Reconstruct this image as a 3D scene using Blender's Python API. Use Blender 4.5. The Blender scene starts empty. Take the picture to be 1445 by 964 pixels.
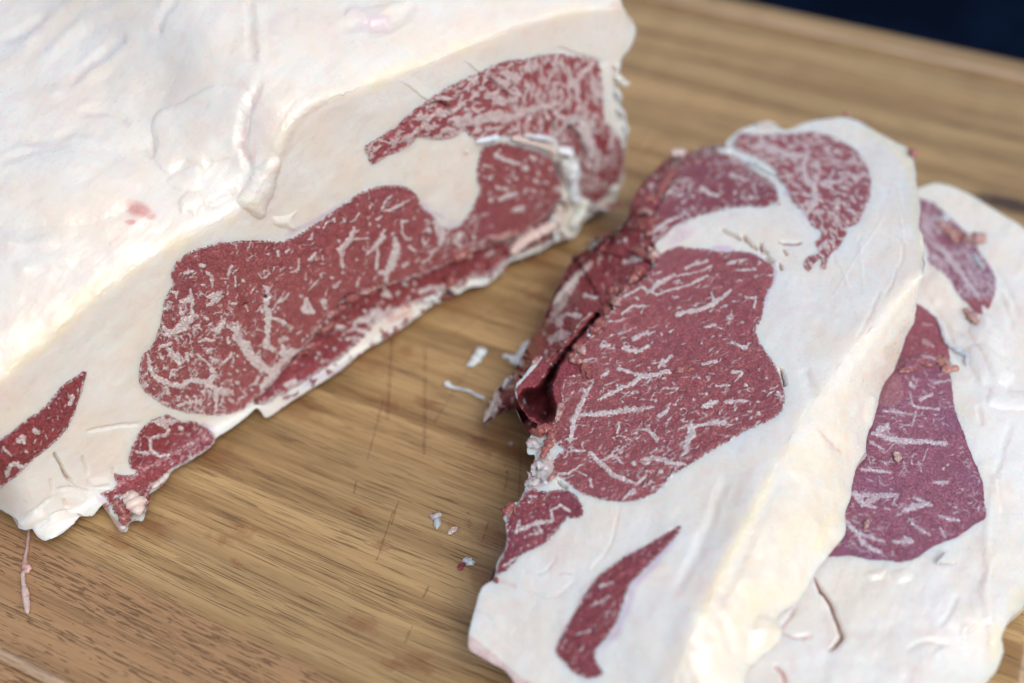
import bpy, math, random
import numpy as np
from mathutils.geometry import delaunay_2d_cdt
from mathutils import Vector

random.seed(7)
RNG = np.random.default_rng(11)
scene = bpy.context.scene
COL = scene.collection
R = math.radians

# ------------------------------------------------------------------ camera
W, H = 1445.0, 964.0
PITCH = R(45)
DIST = 0.412
LENS = 38.0
F = LENS / 36.0 * W
CAM = np.array([0.0, -DIST * math.cos(PITCH), DIST * math.sin(PITCH)])
cam_data = bpy.data.cameras.new('camera')
cam = bpy.data.objects.new('camera', cam_data)
COL.objects.link(cam)
cam.location = CAM
cam.rotation_euler = (math.pi / 2 - PITCH, 0, 0)
cam_data.lens = LENS
cam_data.sensor_width = 36
cam_data.clip_start = 0.02
cam_data.clip_end = 50
cam_data.dof.use_dof = True
cam_data.dof.focus_distance = 0.341
cam_data.dof.aperture_fstop = 3.9
scene.camera = cam

# ------------------------------------------------------------------ light
SUN_EL, SUN_AZ = R(56), R(140)          # azimuth measured from +Y towards +X
world = bpy.data.worlds.new('World')
scene.world = world
world.use_nodes = True
wn = world.node_tree
for n in list(wn.nodes):
    wn.nodes.remove(n)
sky = wn.nodes.new('ShaderNodeTexSky')
sky.sky_type = 'NISHITA'
sky.sun_disc = False
sky.sun_elevation = SUN_EL
sky.sun_rotation = SUN_AZ
sky.dust_density = 3.0
sky.air_density = 1.0
sky.ozone_density = 1.0
bg = wn.nodes.new('ShaderNodeBackground')
bg.inputs['Strength'].default_value = 0.15
wo = wn.nodes.new('ShaderNodeOutputWorld')
wn.links.new(sky.outputs[0], bg.inputs['Color'])
wn.links.new(bg.outputs[0], wo.inputs['Surface'])
sun_data = bpy.data.lights.new('sun', 'SUN')
sun_data.energy = 1.4
sun_data.angle = R(46)
sun_data.color = (1.0, 0.975, 0.935)
sun = bpy.data.objects.new('sun', sun_data)
COL.objects.link(sun)
sd = Vector((math.sin(SUN_AZ) * math.cos(SUN_EL), math.cos(SUN_AZ) * math.cos(SUN_EL), math.sin(SUN_EL)))
sun.rotation_euler = sd.to_track_quat('Z', 'Y').to_euler()
scene.view_settings.view_transform = 'Standard'
scene.view_settings.look = 'None'
scene.view_settings.gamma = 1.0
scene.view_settings.exposure = 0.07
scene.view_settings.use_curve_mapping = False

# ------------------------------------------------------------------ geometry helpers
def rays(px):
    px = np.asarray(px, float)
    fx = (px[:, 0] - W / 2) / F
    fy = (H / 2 - px[:, 1]) / F
    s, c = math.sin(PITCH), math.cos(PITCH)
    return np.stack([fx, c + fy * s, -s + fy * c], 1)

def at_z(px, z):
    d = rays(px)
    t = (np.asarray(z) - CAM[2]) / d[:, 2]
    return CAM + d * t[:, None]

def ground(x, y, z=0.0):
    return at_z(np.array([[x, y]]), np.array([z]))[0]

def plane_z(px, z0, a, b):
    """height where the ray of px meets z = z0 + a x + b y"""
    d = rays(px)
    t = (z0 + a * CAM[0] + b * CAM[1] - CAM[2]) / (d[:, 2] - a * d[:, 0] - b * d[:, 1])
    return CAM[2] + d[:, 2] * t

def smooth(e0, e1, x):
    t = np.clip((x - e0) / (e1 - e0), 0, 1)
    return t * t * (3 - 2 * t)

_perm = np.random.default_rng(3).permutation(512)
_grad = np.random.default_rng(5).normal(size=(512, 2))
_grad /= np.linalg.norm(_grad, axis=1)[:, None]
def perlin(x, y, seed=0):
    x = np.asarray(x, float) + seed * 17.31; y = np.asarray(y, float) + seed * 5.77
    xi = np.floor(x).astype(int); yi = np.floor(y).astype(int)
    xf = x - xi; yf = y - yi
    u = xf**3 * (xf * (xf * 6 - 15) + 10); v = yf**3 * (yf * (yf * 6 - 15) + 10)
    def g(ix, iy, fx, fy):
        h = _perm[(_perm[ix & 511] + iy) & 511]
        return _grad[h, 0] * fx + _grad[h, 1] * fy
    a = g(xi, yi, xf, yf); b = g(xi + 1, yi, xf - 1, yf)
    c = g(xi, yi + 1, xf, yf - 1); d = g(xi + 1, yi + 1, xf - 1, yf - 1)
    return 1.5 * ((a * (1 - u) + b * u) * (1 - v) + (c * (1 - u) + d * u) * v)

def fbm(x, y, oct=4, seed=0, gain=0.5):
    s = 0; a = 1.0; n = 0
    for k in range(oct):
        s = s + a * perlin(x * 2**k, y * 2**k, seed + k); n += a; a *= gain
    return s / n

def spline(pts, step=5.0, closed=False):
    """Catmull-Rom through pts (any dimension), resampled evenly in xy"""
    P = np.asarray(pts, float)
    n = len(P)
    if n == 2 and not closed:
        Q = np.linspace(P[0], P[1], 20)
    else:
        idx = range(n if closed else n - 1)
        out = []
        for i in idx:
            p1 = P[i]; p2 = P[(i + 1) % n]
            p0 = P[(i - 1) % n] if closed or i > 0 else 2 * p1 - p2
            p3 = P[(i + 2) % n] if closed or i + 2 < n else 2 * p2 - p1
            d01 = max(np.linalg.norm(p1[:2] - p0[:2]), 1e-6) ** .5
            d12 = max(np.linalg.norm(p2[:2] - p1[:2]), 1e-6) ** .5
            d23 = max(np.linalg.norm(p3[:2] - p2[:2]), 1e-6) ** .5
            m1 = (p1 - p0) / d01 - (p2 - p0) / (d01 + d12) + (p2 - p1) / d12
            m2 = (p2 - p1) / d12 - (p3 - p1) / (d12 + d23) + (p3 - p2) / d23
            m1 *= d12; m2 *= d12
            t = np.linspace(0, 1, 12, endpoint=False)[:, None]
            out.append((2*t**3 - 3*t**2 + 1) * p1 + (t**3 - 2*t**2 + t) * m1 + (-2*t**3 + 3*t**2) * p2 + (t**3 - t**2) * m2)
        if not closed:
            out.append(P[-1:])
        Q = np.concatenate(out)
    if closed:
        Q = np.concatenate([Q, Q[:1]])
    L = np.concatenate([[0], np.cumsum(np.linalg.norm(np.diff(Q[:, :2], axis=0), axis=1))])
    m = max(int(round(L[-1] / step)), 3)
    s = np.linspace(0, L[-1], m + 1)
    o = np.stack([np.interp(s, L, Q[:, k]) for k in range(Q.shape[1])], 1)
    return o[:-1] if closed else o

def jitter(poly, amp, freq=0.06, seed=0, closed=True):
    P = poly[:, :2]
    T = np.roll(P, -1, 0) - np.roll(P, 1, 0)
    if not closed:
        T[0] = P[1] - P[0]; T[-1] = P[-1] - P[-2]
    T /= np.maximum(np.linalg.norm(T, axis=1), 1e-6)[:, None]
    N = np.stack([-T[:, 1], T[:, 0]], 1)
    d = fbm(P[:, 0] * freq, P[:, 1] * freq, 4, seed, 0.65) * amp
    if not closed:
        d = d * np.minimum(1, np.minimum(np.arange(len(P)), np.arange(len(P))[::-1]) / 3.0)
    return P + N * d[:, None]

def inside(pts, poly):
    x, y = pts[:, 0], pts[:, 1]
    lo = poly.min(0); hi = poly.max(0)
    r = np.zeros(len(pts), bool)
    m = np.where((x >= lo[0]) & (x <= hi[0]) & (y >= lo[1]) & (y <= hi[1]))[0]
    if not len(m):
        return r
    xs, ys = x[m], y[m]
    c = np.zeros(len(m), bool)
    for (x1, y1), (x2, y2) in zip(poly, np.roll(poly, -1, 0)):
        if y1 == y2:
            continue
        c ^= ((y1 > ys) != (y2 > ys)) & (xs < (x2 - x1) * (ys - y1) / (y2 - y1) + x1)
    r[m] = c
    return r

def seg_d(p, a, b):
    ab = b - a
    t = np.clip(((p - a) @ ab) / max(ab @ ab, 1e-9), 0, 1)
    return np.linalg.norm(p - a - t[:, None] * ab, axis=1), t

def poly_dist(p, line):
    """distance to a polyline (few hundred points), and arc index of nearest vertex"""
    best = np.full(len(p), 1e9); arg = np.zeros(len(p))
    for i in range(len(line) - 1):
        d, t = seg_d(p, line[i], line[i + 1])
        m = d < best
        best[m] = d[m]; arg[m] = i + t[m]
    return best, arg

CROPS = {'N': (0, 0, 1), 'R1': (190, 330, 6.02), 'R2': (190, 450, 6.02), 'R3': (400, 260, 6.02), 'R4': (400, 400, 6.02),
         'R5': (620, 190, 5.35), 'R6': (500, 60, 6.02), 'R7': (700, 60, 6.88), 'R8': (0, 520, 3.856),
         'S1': (780, 330, 4.379), 'S2': (780, 520, 4.379), 'S3': (920, 160, 4.19), 'S4': (1170, 250, 3.571),
         'S5': (1150, 500, 3.2136), 'S6': (1245, 764, 4.82), 'B1': (480, 480, 3.443),
         'Q': (0, 0, 2.994), 'A': (480, 0, 2.994), 'B': (0, 322, 2.994), 'C': (480, 322, 2.994), 'D': (962, 0, 2.992),
         'E': (962, 322, 2.992), 'G': (0, 642, 2.994), 'H': (962, 642, 2.992), 'I': (480, 642, 2.994),
         'J': (660, 500, 4.82), 'K': (700, 180, 4.817), 'T': (180, 240, 4.817)}

def tr(crop, txt):
    """'x,y x,y ...' (or x,y,w) in the coordinates of one study crop -> array in photograph pixels"""
    ox, oy, s = CROPS[crop]
    o = []
    for w in txt.split():
        v = [float(q) for q in w.split(',')]
        o.append([ox + v[0] / s, oy + v[1] / s] + [q / s for q in v[2:]])
    return np.array(o)

def trs(txt):
    """'CROP: a b; c d | CROP: ...' -> list of polylines"""
    out = []
    for blk in txt.split('|'):
        crop, body = blk.split(':')
        for ln in body.split(';'):
            if ln.strip():
                out.append(tr(crop.strip(), ln))
    return out

def subdivide(tri, *arrs):
    e = np.concatenate([tri[:, [0, 1]], tri[:, [1, 2]], tri[:, [2, 0]]])
    e.sort(1)
    u, inv = np.unique(e, axis=0, return_inverse=True)
    inv = inv.reshape(-1)
    n0 = len(arrs[0]); n = len(tri)
    arrs = [np.concatenate([a, (a[u[:, 0]] + a[u[:, 1]]) / 2]) for a in arrs]
    a, b, c = tri.T
    ab, bc, ca = n0 + inv[:n], n0 + inv[n:2*n], n0 + inv[2*n:]
    t = np.concatenate([np.stack(q, 1) for q in ((a, ab, ca), (ab, b, bc), (ca, bc, c), (ab, bc, ca))])
    return t, arrs

def vnormals(P, tri):
    n = np.cross(P[tri[:, 1]] - P[tri[:, 0]], P[tri[:, 2]] - P[tri[:, 0]])
    N = np.zeros_like(P)
    for k in range(3):
        for c in range(3):
            N[:, c] += np.bincount(tri[:, k], n[:, c], len(P))
    return N / np.maximum(np.linalg.norm(N, axis=1), 1e-12)[:, None]

def relax(v, tri, mask, iters):
    """Laplacian smoothing of per-vertex values where mask > 0"""
    a = np.concatenate([tri[:, 0], tri[:, 1], tri[:, 2], tri[:, 1], tri[:, 2], tri[:, 0]])
    b = np.concatenate([tri[:, 1], tri[:, 2], tri[:, 0], tri[:, 0], tri[:, 1], tri[:, 2]])
    k = mask[a] > 0
    a, b = a[k], b[k]
    n = len(mask)
    cnt = np.maximum(np.bincount(a, minlength=n), 1)
    V = v if v.ndim == 2 else v[:, None]
    V = V.copy()
    for _ in range(iters):
        for c in range(V.shape[1]):
            m = np.bincount(a, V[b, c], n) / cnt
            V[:, c] += mask * (m - V[:, c])
    return V if v.ndim == 2 else V[:, 0]

def make_mesh(name, P, tri, attrs=None, mat=None, parent=None, normals=None, quads=None):
    me = bpy.data.meshes.new(name)
    if tri is not None:
        n = len(tri); k = 3; idx = tri
    else:
        n = len(quads); k = 4; idx = quads
    me.vertices.add(len(P)); me.vertices.foreach_set('co', np.ascontiguousarray(P, np.float32).ravel())
    me.loops.add(n * k); me.loops.foreach_set('vertex_index', np.ascontiguousarray(idx, np.int32).ravel())
    me.polygons.add(n)
    me.polygons.foreach_set('loop_start', np.arange(0, n * k, k, dtype=np.int32))
    me.polygons.foreach_set('use_smooth', np.ones(n, bool))
    me.update(calc_edges=True)
    me.validate()
    for an, av in (attrs or {}).items():
        a = me.attributes.new(an, 'FLOAT', 'POINT')
        a.data.foreach_set('value', np.ascontiguousarray(av, np.float32))
    if normals is not None:
        me.normals_split_custom_set_from_vertices(normals.tolist())
    if mat:
        me.materials.append(mat)
    o = bpy.data.objects.new(name, me)
    COL.objects.link(o)
    if parent:
        o.parent = parent
    return o

def tag(o, label=None, cat=None, group=None, kind=None):
    for k, v in (('label', label), ('category', cat), ('group', group), ('kind', kind)):
        if v:
            o[k] = v
    return o

def empty(name, loc, label, cat, group=None):
    o = bpy.data.objects.new(name, None)
    o.empty_display_size = 0.02
    COL.objects.link(o)
    o.location = loc
    return tag(o, label, cat, group)

# ------------------------------------------------------------------ node helpers
class NT:
    def __init__(s, name):
        s.m = bpy.data.materials.new(name); s.m.use_nodes = True
        s.t = s.m.node_tree
        for n in list(s.t.nodes):
            s.t.nodes.remove(n)
        s.out = s.t.nodes.new('ShaderNodeOutputMaterial')
        s.b = s.t.nodes.new('ShaderNodeBsdfPrincipled')
        s.t.links.new(s.b.outputs[0], s.out.inputs['Surface'])
        tc = s.t.nodes.new('ShaderNodeTexCoord')
        s.co = tc.outputs['Object']
    def put(s, sock, v):
        if isinstance(v, bpy.types.NodeSocket):
            s.t.links.new(v, sock)
        else:
            if sock.type == 'RGBA' and len(v) == 3:
                v = (*v, 1)
            sock.default_value = v
    def math(s, op, a, b=0.0, c=None, clamp=False):
        n = s.t.nodes.new('ShaderNodeMath'); n.operation = op; n.use_clamp = clamp
        s.put(n.inputs[0], a); s.put(n.inputs[1], b)
        if c is not None:
            s.put(n.inputs[2], c)
        return n.outputs[0]
    def vm(s, op, a, b=(0, 0, 0), sc=None):
        n = s.t.nodes.new('ShaderNodeVectorMath'); n.operation = op
        s.put(n.inputs[0], a)
        if op != 'SCALE':
            s.put(n.inputs[1], b)
        else:
            s.put(n.inputs['Scale'], sc)
        return n.outputs['Value'] if op in ('LENGTH', 'DOT_PRODUCT', 'DISTANCE') else n.outputs[0]
    def map(s, v, scale=(1, 1, 1), rot=(0, 0, 0), loc=(0, 0, 0)):
        n = s.t.nodes.new('ShaderNodeMapping')
        s.put(n.inputs['Vector'], v); n.inputs['Scale'].default_value = scale
        n.inputs['Rotation'].default_value = rot; n.inputs['Location'].default_value = loc
        return n.outputs[0]
    def noise(s, v, scale, detail=3, rough=0.55, dist=0.0, color=False):
        n = s.t.nodes.new('ShaderNodeTexNoise')
        s.put(n.inputs['Vector'], v); n.inputs['Scale'].default_value = scale
        n.inputs['Detail'].default_value = detail; n.inputs['Roughness'].default_value = rough
        n.inputs['Distortion'].default_value = dist
        return n.outputs['Color'] if color else n.outputs[0]
    def voro(s, v, scale, feat='F1'):
        n = s.t.nodes.new('ShaderNodeTexVoronoi'); n.feature = feat
        s.put(n.inputs['Vector'], v); n.inputs['Scale'].default_value = scale
        return n.outputs['Distance']
    def rng(s, v, a, b, c=0.0, d=1.0, sm=True):
        n = s.t.nodes.new('ShaderNodeMapRange')
        n.interpolation_type = 'SMOOTHSTEP' if sm else 'LINEAR'
        s.put(n.inputs[0], v)
        for i, q in enumerate((a, b, c, d)):
            s.put(n.inputs[i + 1], q)
        return n.outputs[0]
    def mix(s, f, a, b, mode='MIX'):
        n = s.t.nodes.new('ShaderNodeMix'); n.data_type = 'RGBA'; n.blend_type = mode
        s.put(n.inputs[0], f); s.put(n.inputs[6], a); s.put(n.inputs[7], b)
        return n.outputs[2]
    def attr(s, name):
        n = s.t.nodes.new('ShaderNodeAttribute'); n.attribute_name = name
        return n.outputs['Fac']
    def bump(s, h, dist, strength=1.0, normal=None):
        n = s.t.nodes.new('ShaderNodeBump')
        n.inputs['Strength'].default_value = strength; n.inputs['Distance'].default_value = dist
        s.put(n.inputs['Height'], h)
        if normal is not None:
            s.put(n.inputs['Normal'], normal)
        return n.outputs[0]
    def bs(s, **kw):
        for k, v in kw.items():
            s.put(s.b.inputs[k.replace('_', ' ')], v)

FAT_BASE = (0.80, 0.735, 0.635)
def fat_material(name, base=FAT_BASE, warm=(0.80, 0.69, 0.52), rough=0.42, sss=0.75):
    n = NT(name)
    mm = n.map(n.co, (1000, 1000, 1000))
    big = n.noise(mm, 0.045, 3)
    med = n.noise(mm, 0.22, 4, 0.6)
    fine = n.noise(mm, 1.6, 4, 0.6)
    c = n.mix(n.rng(big, .35, .68), base, warm)
    c = n.mix(n.math('MULTIPLY', n.attr('rind'), n.rng(big, .3, .7, .6, 1)), c, n.mix(n.rng(med, .3, .7), (0.81, 0.775, 0.675), (0.82, 0.735, 0.58)))
    c = n.mix(n.math('MULTIPLY', n.rng(med, .48, .75), .35), c, (0.78, 0.62, 0.55))
    c = n.mix(n.math('MULTIPLY', n.rng(fine, .5, .8), .15), c, (0.86, 0.82, 0.76))
    edge = n.noise(mm, 0.5, 4, 0.6)
    wv = n.vm('ADD', mm, n.vm('SCALE', n.noise(mm, .10, 3, color=True), sc=16.0))
    lob = n.voro(n.map(wv, (1, 1, 1)), .085, 'DISTANCE_TO_EDGE')
    ll = n.math('MULTIPLY', n.rng(lob, 0, .05, 1, 0), n.rng(n.noise(mm, .06, 2), .45, .62))
    c = n.mix(n.math('MULTIPLY', ll, .13), c, (0.74, 0.56, 0.52))
    c = n.mix(n.math('MULTIPLY', n.rng(n.noise(n.vm('ADD', wv, (70, 9, 4)), .05, 4, .6), .55, .75), .28), c, (0.77, 0.58, 0.55))
    def tint(c, att, col, amt):
        f = n.math('ADD', n.attr(att), n.math('MULTIPLY', n.math('SUBTRACT', edge, .5), .5))
        f = n.math('MULTIPLY', n.rng(f, .12, .95), n.math('MULTIPLY', n.rng(n.attr(att), 0.0, .12), amt))
        return n.mix(f, c, col)
    c = tint(c, 'yel', (0.85, 0.76, 0.53), .75)
    c = tint(c, 'pink', (0.62, 0.24, 0.22), .9)
    c = tint(c, 'lilac', (0.66, 0.50, 0.60), .8)
    f = n.rng(n.attr('brown'), .2, .8)
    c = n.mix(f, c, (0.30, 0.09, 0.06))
    h = n.math('ADD', n.math('MULTIPLY', med, 1.2), n.math('ADD', n.math('MULTIPLY', fine, .3), n.math('MULTIPLY', ll, -.25)))
    nb = n.bump(h, 0.0004, .45)
    r = n.rng(med, .3, .7, rough - .1, rough + .12)
    n.bs(Base_Color=c, Roughness=r, Normal=nb, Specular_IOR_Level=.45, Subsurface_Weight=sss,
         Subsurface_Radius=(1.0, .55, .35), Subsurface_Scale=0.0075, Coat_Weight=.4, Coat_Roughness=.16)
    return n.m

def meat_material(name, dark=(0.19, 0.040, 0.042), light=(0.29, 0.080, 0.078), purple=(0.21, 0.06, 0.08), rough=0.36, fleck=(0.82, 0.68, 0.65), pur=.5, soft=1.0):
    n = NT(name)
    mm = n.map(n.co, (1000, 1000, 1000))
    big = n.noise(mm, 0.05, 3)
    med = n.noise(mm, 0.35, 4, .6)
    fine = n.noise(mm, 2.2, 4, .65)
    cells = n.voro(n.vm('ADD', mm, n.vm('SCALE', n.noise(mm, .8, 2, color=True), sc=2.0)), 0.75, 'DISTANCE_TO_EDGE')
    c = n.mix(n.rng(med, .3, .7), dark, light)
    vc = n.t.nodes.new('ShaderNodeTexVoronoi'); n.put(vc.inputs['Vector'], n.vm('ADD', mm, n.vm('SCALE', n.noise(mm, .5, 3, color=True), sc=4.0))); vc.inputs['Scale'].default_value = .42
    c = n.mix(n.math('MULTIPLY', n.rng(vc.outputs['Color'], .1, .9), .38), c, light)
    c = n.mix(n.math('MULTIPLY', n.rng(big, .45, .7), pur), c, purple)
    c = n.mix(n.math('MULTIPLY', n.rng(fine, .50, .76), .22), c, (0.46, 0.17, 0.17))
    c = n.mix(n.math('MULTIPLY', n.rng(cells, 0.0, .07, 1, 0), .20), c, (0.17, 0.022, 0.03))
    m = n.math('ADD', n.attr('marb'), n.math('MULTIPLY', n.math('SUBTRACT', n.noise(mm, 1.15, 6, .72), .5), 3.0))
    f = n.rng(m, -soft, soft * 1.05)
    fc = n.mix(n.rng(n.noise(mm, .6, 3), .35, .7), fleck, (fleck[0] * 1.06, fleck[1] * 1.2, fleck[2] * 1.2))
    c = n.mix(n.math('MULTIPLY', f, .93), c, fc)
    # tiny specks of fat between the fibres
    sp = n.rng(n.noise(mm, 1.25, 4, .72), .63, .70)
    c = n.mix(n.math('MULTIPLY', sp, .28), c, fleck)
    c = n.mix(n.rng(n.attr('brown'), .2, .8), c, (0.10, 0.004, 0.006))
    c = n.mix(n.math('MULTIPLY', n.rng(n.noise(mm, .09, 3), .5, .7), .28), c, light)
    c = n.mix(n.math('MULTIPLY', n.rng(n.attr('pink'), .1, .8), .75), c, (0.42, 0.085, 0.075))
    h = n.math('ADD', n.math('MULTIPLY', f, .35), n.math('ADD', n.math('MULTIPLY', med, .5), n.math('MULTIPLY', fine, .42)))
    h = n.math('ADD', h, n.math('MULTIPLY', n.rng(cells, 0, .14), .5))
    nb = n.bump(h, 0.0008, .95)
    r = n.rng(fine, .3, .75, rough - .1, rough + .18)
    n.bs(Base_Color=c, Roughness=r, Normal=nb, Specular_IOR_Level=.5, Subsurface_Weight=.25,
         Subsurface_Radius=(1.0, .30, .25), Subsurface_Scale=0.0018, Coat_Weight=.7, Coat_Roughness=.12)
    return n.m

M_FAT_TOP = fat_material('outer_fat', (0.80, 0.79, 0.735), (0.80, 0.745, 0.64), .36)
M_FAT = fat_material('cut_fat', (0.80, 0.78, 0.71), (0.81, 0.735, 0.625), .36)
M_FAT_COOL = fat_material('pale_cut_fat', (0.79, 0.79, 0.745), (0.80, 0.75, 0.65), .32)
M_FAT_SIDE = fat_material('rind_fat', (0.80, 0.765, 0.675), (0.80, 0.72, 0.575), .36)
M_FAT_PINK = fat_material('pink_fat', (0.72, 0.50, 0.45), (0.76, 0.58, 0.50), .36)
M_GRISTLE = fat_material('white_gristle', (0.86, 0.85, 0.83), (0.84, 0.80, 0.76), .4)
M_MEAT = meat_material('red_meat', (0.315, 0.062, 0.070), (0.455, 0.130, 0.132), (0.345, 0.094, 0.126), pur=.35)
M_MEAT_WET = meat_material('dark_wet_meat', (0.225, 0.023, 0.031), (0.40, 0.070, 0.080), (0.26, 0.045, 0.078), .28)
M_MEAT_CAP = meat_material('marbled_cap_meat', (0.32, 0.046, 0.058), (0.48, 0.112, 0.118), (0.34, 0.072, 0.105), .38, (0.80, 0.62, 0.59), soft=1.3)
M_MEAT_PUR = meat_material('bluish_meat', (0.30, 0.080, 0.125), (0.42, 0.150, 0.205), (0.32, 0.125, 0.225), .34, (0.74, 0.60, 0.64), .7, soft=1.6)
M_SINEW = fat_material('pink_sinew', (0.66, 0.29, 0.25), (0.74, 0.42, 0.36), .3)
M_SHRED = meat_material('red_shred', (0.30, 0.05, 0.045), (0.48, 0.15, 0.12), (0.33, 0.08, 0.09), .3, (0.7, .45, .4), .2)
M_SHRED_PALE = meat_material('orange_shred', (0.56, 0.17, 0.13), (0.72, 0.36, 0.29), (0.6, 0.24, 0.22), .35, (0.78, .60, .54), .2)

# ------------------------------------------------------------------ feature evaluator on scattered vertices
class Field:
    CELL = 24.0
    def __init__(s, px):
        s.px = px
        x, y = px[:, 0], px[:, 1]
        s.w = px + np.stack([2.6 * fbm(x / 11, y / 11, 3, 201, .6), 2.6 * fbm(x / 11, y / 11, 3, 211, .6)], 1) * .85
        s.l = px + np.stack([3.0 * fbm(x / 22, y / 22, 3, 221, .6), 3.0 * fbm(x / 22, y / 22, 3, 231, .6)], 1)
        s.vw = .90 + .95 * fbm(x / 5.5, y / 5.5, 3, 241, .65)
        s.lo = px.min(0)
        c = ((px - s.lo) / s.CELL).astype(int)
        s.nx, s.ny = c.max(0) + 1
        key = c[:, 1] * s.nx + c[:, 0]
        s.order = np.argsort(key, kind='stable')
        s.start = np.searchsorted(key[s.order], np.arange(s.nx * s.ny + 1))
    def near(s, lo, hi):
        a = np.clip(((np.asarray(lo) - s.lo) / s.CELL).astype(int), 0, [s.nx - 1, s.ny - 1])
        b = np.clip(((np.asarray(hi) - s.lo) / s.CELL).astype(int), 0, [s.nx - 1, s.ny - 1])
        return np.concatenate([s.order[s.start[r * s.nx + a[0]]:s.start[r * s.nx + b[0] + 1]] for r in range(a[1], b[1] + 1)])
    def vein(s, out, pts, pad=5.0, wob=1.0):
        """out = max(out, halfwidth - distance) along a polyline with per-point half-widths"""
        if len(pts) == 1:
            pts = np.concatenate([pts, pts + np.array([[pts[0, 2] * .5, pts[0, 2] * .3, 0]])])
        w = pts[:, 2]
        lo = (pts[:, :2] - w[:, None]).min(0) - pad; hi = (pts[:, :2] + w[:, None]).max(0) + pad
        i = s.near(lo, hi)
        if not len(i):
            return
        p = s.w[i]; vw = s.vw[i]
        best = np.full(len(i), -99.0)
        for k in range(len(pts) - 1):
            d, t = seg_d(p, pts[k, :2], pts[k + 1, :2])
            best = np.maximum(best, (w[k] + (w[k + 1] - w[k]) * t) * vw - d)
        out[i] = np.maximum(out[i], best)
    def line(s, pts, width, closed=False):
        """falloff 1 at the line to 0 at width; returns (idx, value, signed side)"""
        lo = pts[:, :2].min(0) - width; hi = pts[:, :2].max(0) + width
        i = s.near(lo, hi); p = s.l[i]
        best = np.full(len(i), 1e9); side = np.zeros(len(i)); arc = np.zeros(len(i))
        for k in range(len(pts) - 1):
            a, b = pts[k, :2], pts[k + 1, :2]
            d, t = seg_d(p, a, b)
            m = d < best
            best[m] = d[m]; arc[m] = (k + t[m]) / (len(pts) - 1)
            ab = b - a
            side[m] = np.sign(ab[0] * (p[m, 1] - a[1]) - ab[1] * (p[m, 0] - a[0]))
        return i, best, side, arc
    def crease(s, h, pts, width, depth, taper=True, sharp=1.0):
        i, d, side, arc = s.line(pts, width)
        v = smooth(width, 0, d) ** sharp
        if taper:
            v = v * np.clip(np.minimum(arc, 1 - arc) * 6, 0.0, 1)
        h[i] -= depth * v
    def step(s, h, pts, width, depth, hard=1.5):
        """raised on the side to the left of travel in image terms (side<0), falling back over width"""
        i, d, side, arc = s.line(pts, width)
        v = smooth(width, 0, d) * smooth(-hard, hard, -side * d)
        v = v * np.clip(np.minimum(arc, 1 - arc) * 8, 0, 1)
        h[i] += depth * v
    def lobe(s, h, poly, height, soft=4.0, wob=1.5, seed=1):
        poly = jitter(spline(poly[:, :2], 3, True), wob, .03, seed)
        lo = poly.min(0) - 6; hi = poly.max(0) + 6
        i = s.near(lo, hi); p = s.l[i]
        ins = inside(p, poly)
        i = i[ins]; p = p[ins]
        if not len(i):
            return
        d, _ = poly_dist(p, np.concatenate([poly, poly[:1]]))
        soft = soft + 2.5
        h[i] += .7 * height * (1 - np.exp(-d / soft)) * (1 - .25 * smooth(soft * 3, soft * 12, d))
    def edge(s, out, loop, r=14.0):
        c = loop if r > 20 else np.concatenate([loop, loop[:1]])
        for a in range(0, len(loop), 8):
            b = c[a:a + 9]
            i = s.near(b.min(0) - r, b.max(0) + r)
            d, _ = poly_dist(s.px[i], b)
            out[i] = np.minimum(out[i], d)
    def spot(s, out, x, y, rx, ry=None, val=1.0, ang=0):
        ry = ry or rx
        m = max(rx, ry) * 1.3
        i = s.near((x - m, y - m), (x + m, y + m)); p = s.px[i] - (x, y)
        c, sn = math.cos(ang), math.sin(ang)
        q = np.hypot((p[:, 0] * c + p[:, 1] * sn) / rx, (-p[:, 0] * sn + p[:, 1] * c) / ry)
        out[i] = np.maximum(out[i], val * smooth(1.25, .2, q))
    def stroke(s, out, pts, width, val=1.0):
        i, d, side, arc = s.line(pts, width)
        out[i] = np.maximum(out[i], val * smooth(width, 0, d) * np.clip(np.minimum(arc, 1 - arc) * 6 + .3, 0, 1))

def flecks(fl, out, poly, n, length, hw, ang, spread, seed, branch=.3, keep=None):
    rng = np.random.default_rng(seed)
    lo, hi = poly.min(0), poly.max(0)
    c = rng.uniform(lo, hi, size=(n * 4, 2))
    c = c[inside(c, poly)]
    dens = fbm(c[:, 0] / 60, c[:, 1] / 60, 2, seed)
    c = c[rng.random(len(c)) < .55 + dens * 1.3][:n]
    if keep is not None:
        c = c[keep(c)]
    for x, y in c:
        a = ang + rng.normal() * spread
        L = length[0] + (length[1] - length[0]) * rng.random() ** 2.2
        w = hw[0] + (hw[1] - hw[0]) * rng.random() ** 1.8
        d = np.array([math.cos(a), math.sin(a)])
        nrm = np.array([-d[1], d[0]])
        k = rng.integers(2, 5)
        t = np.linspace(-.5, .5, k)
        pts = np.array([[x, y]]) + t[:, None] * L * d + nrm * (rng.normal(size=(k, 1)) * L * .12)
        ws = w * (1 - (2 * t) ** 2 * .9) * rng.uniform(.6, 1.2, k)
        fl.vein(out, np.concatenate([pts, ws[:, None]], 1))
        if rng.random() < branch:
            b = a + rng.choice([-1, 1]) * rng.uniform(.6, 1.4)
            q = pts[rng.integers(0, k)]
            fl.vein(out, np.array([[q[0], q[1], w * .8], [q[0] + math.cos(b) * L * .45, q[1] + math.sin(b) * L * .45, w * .3]]))

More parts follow.
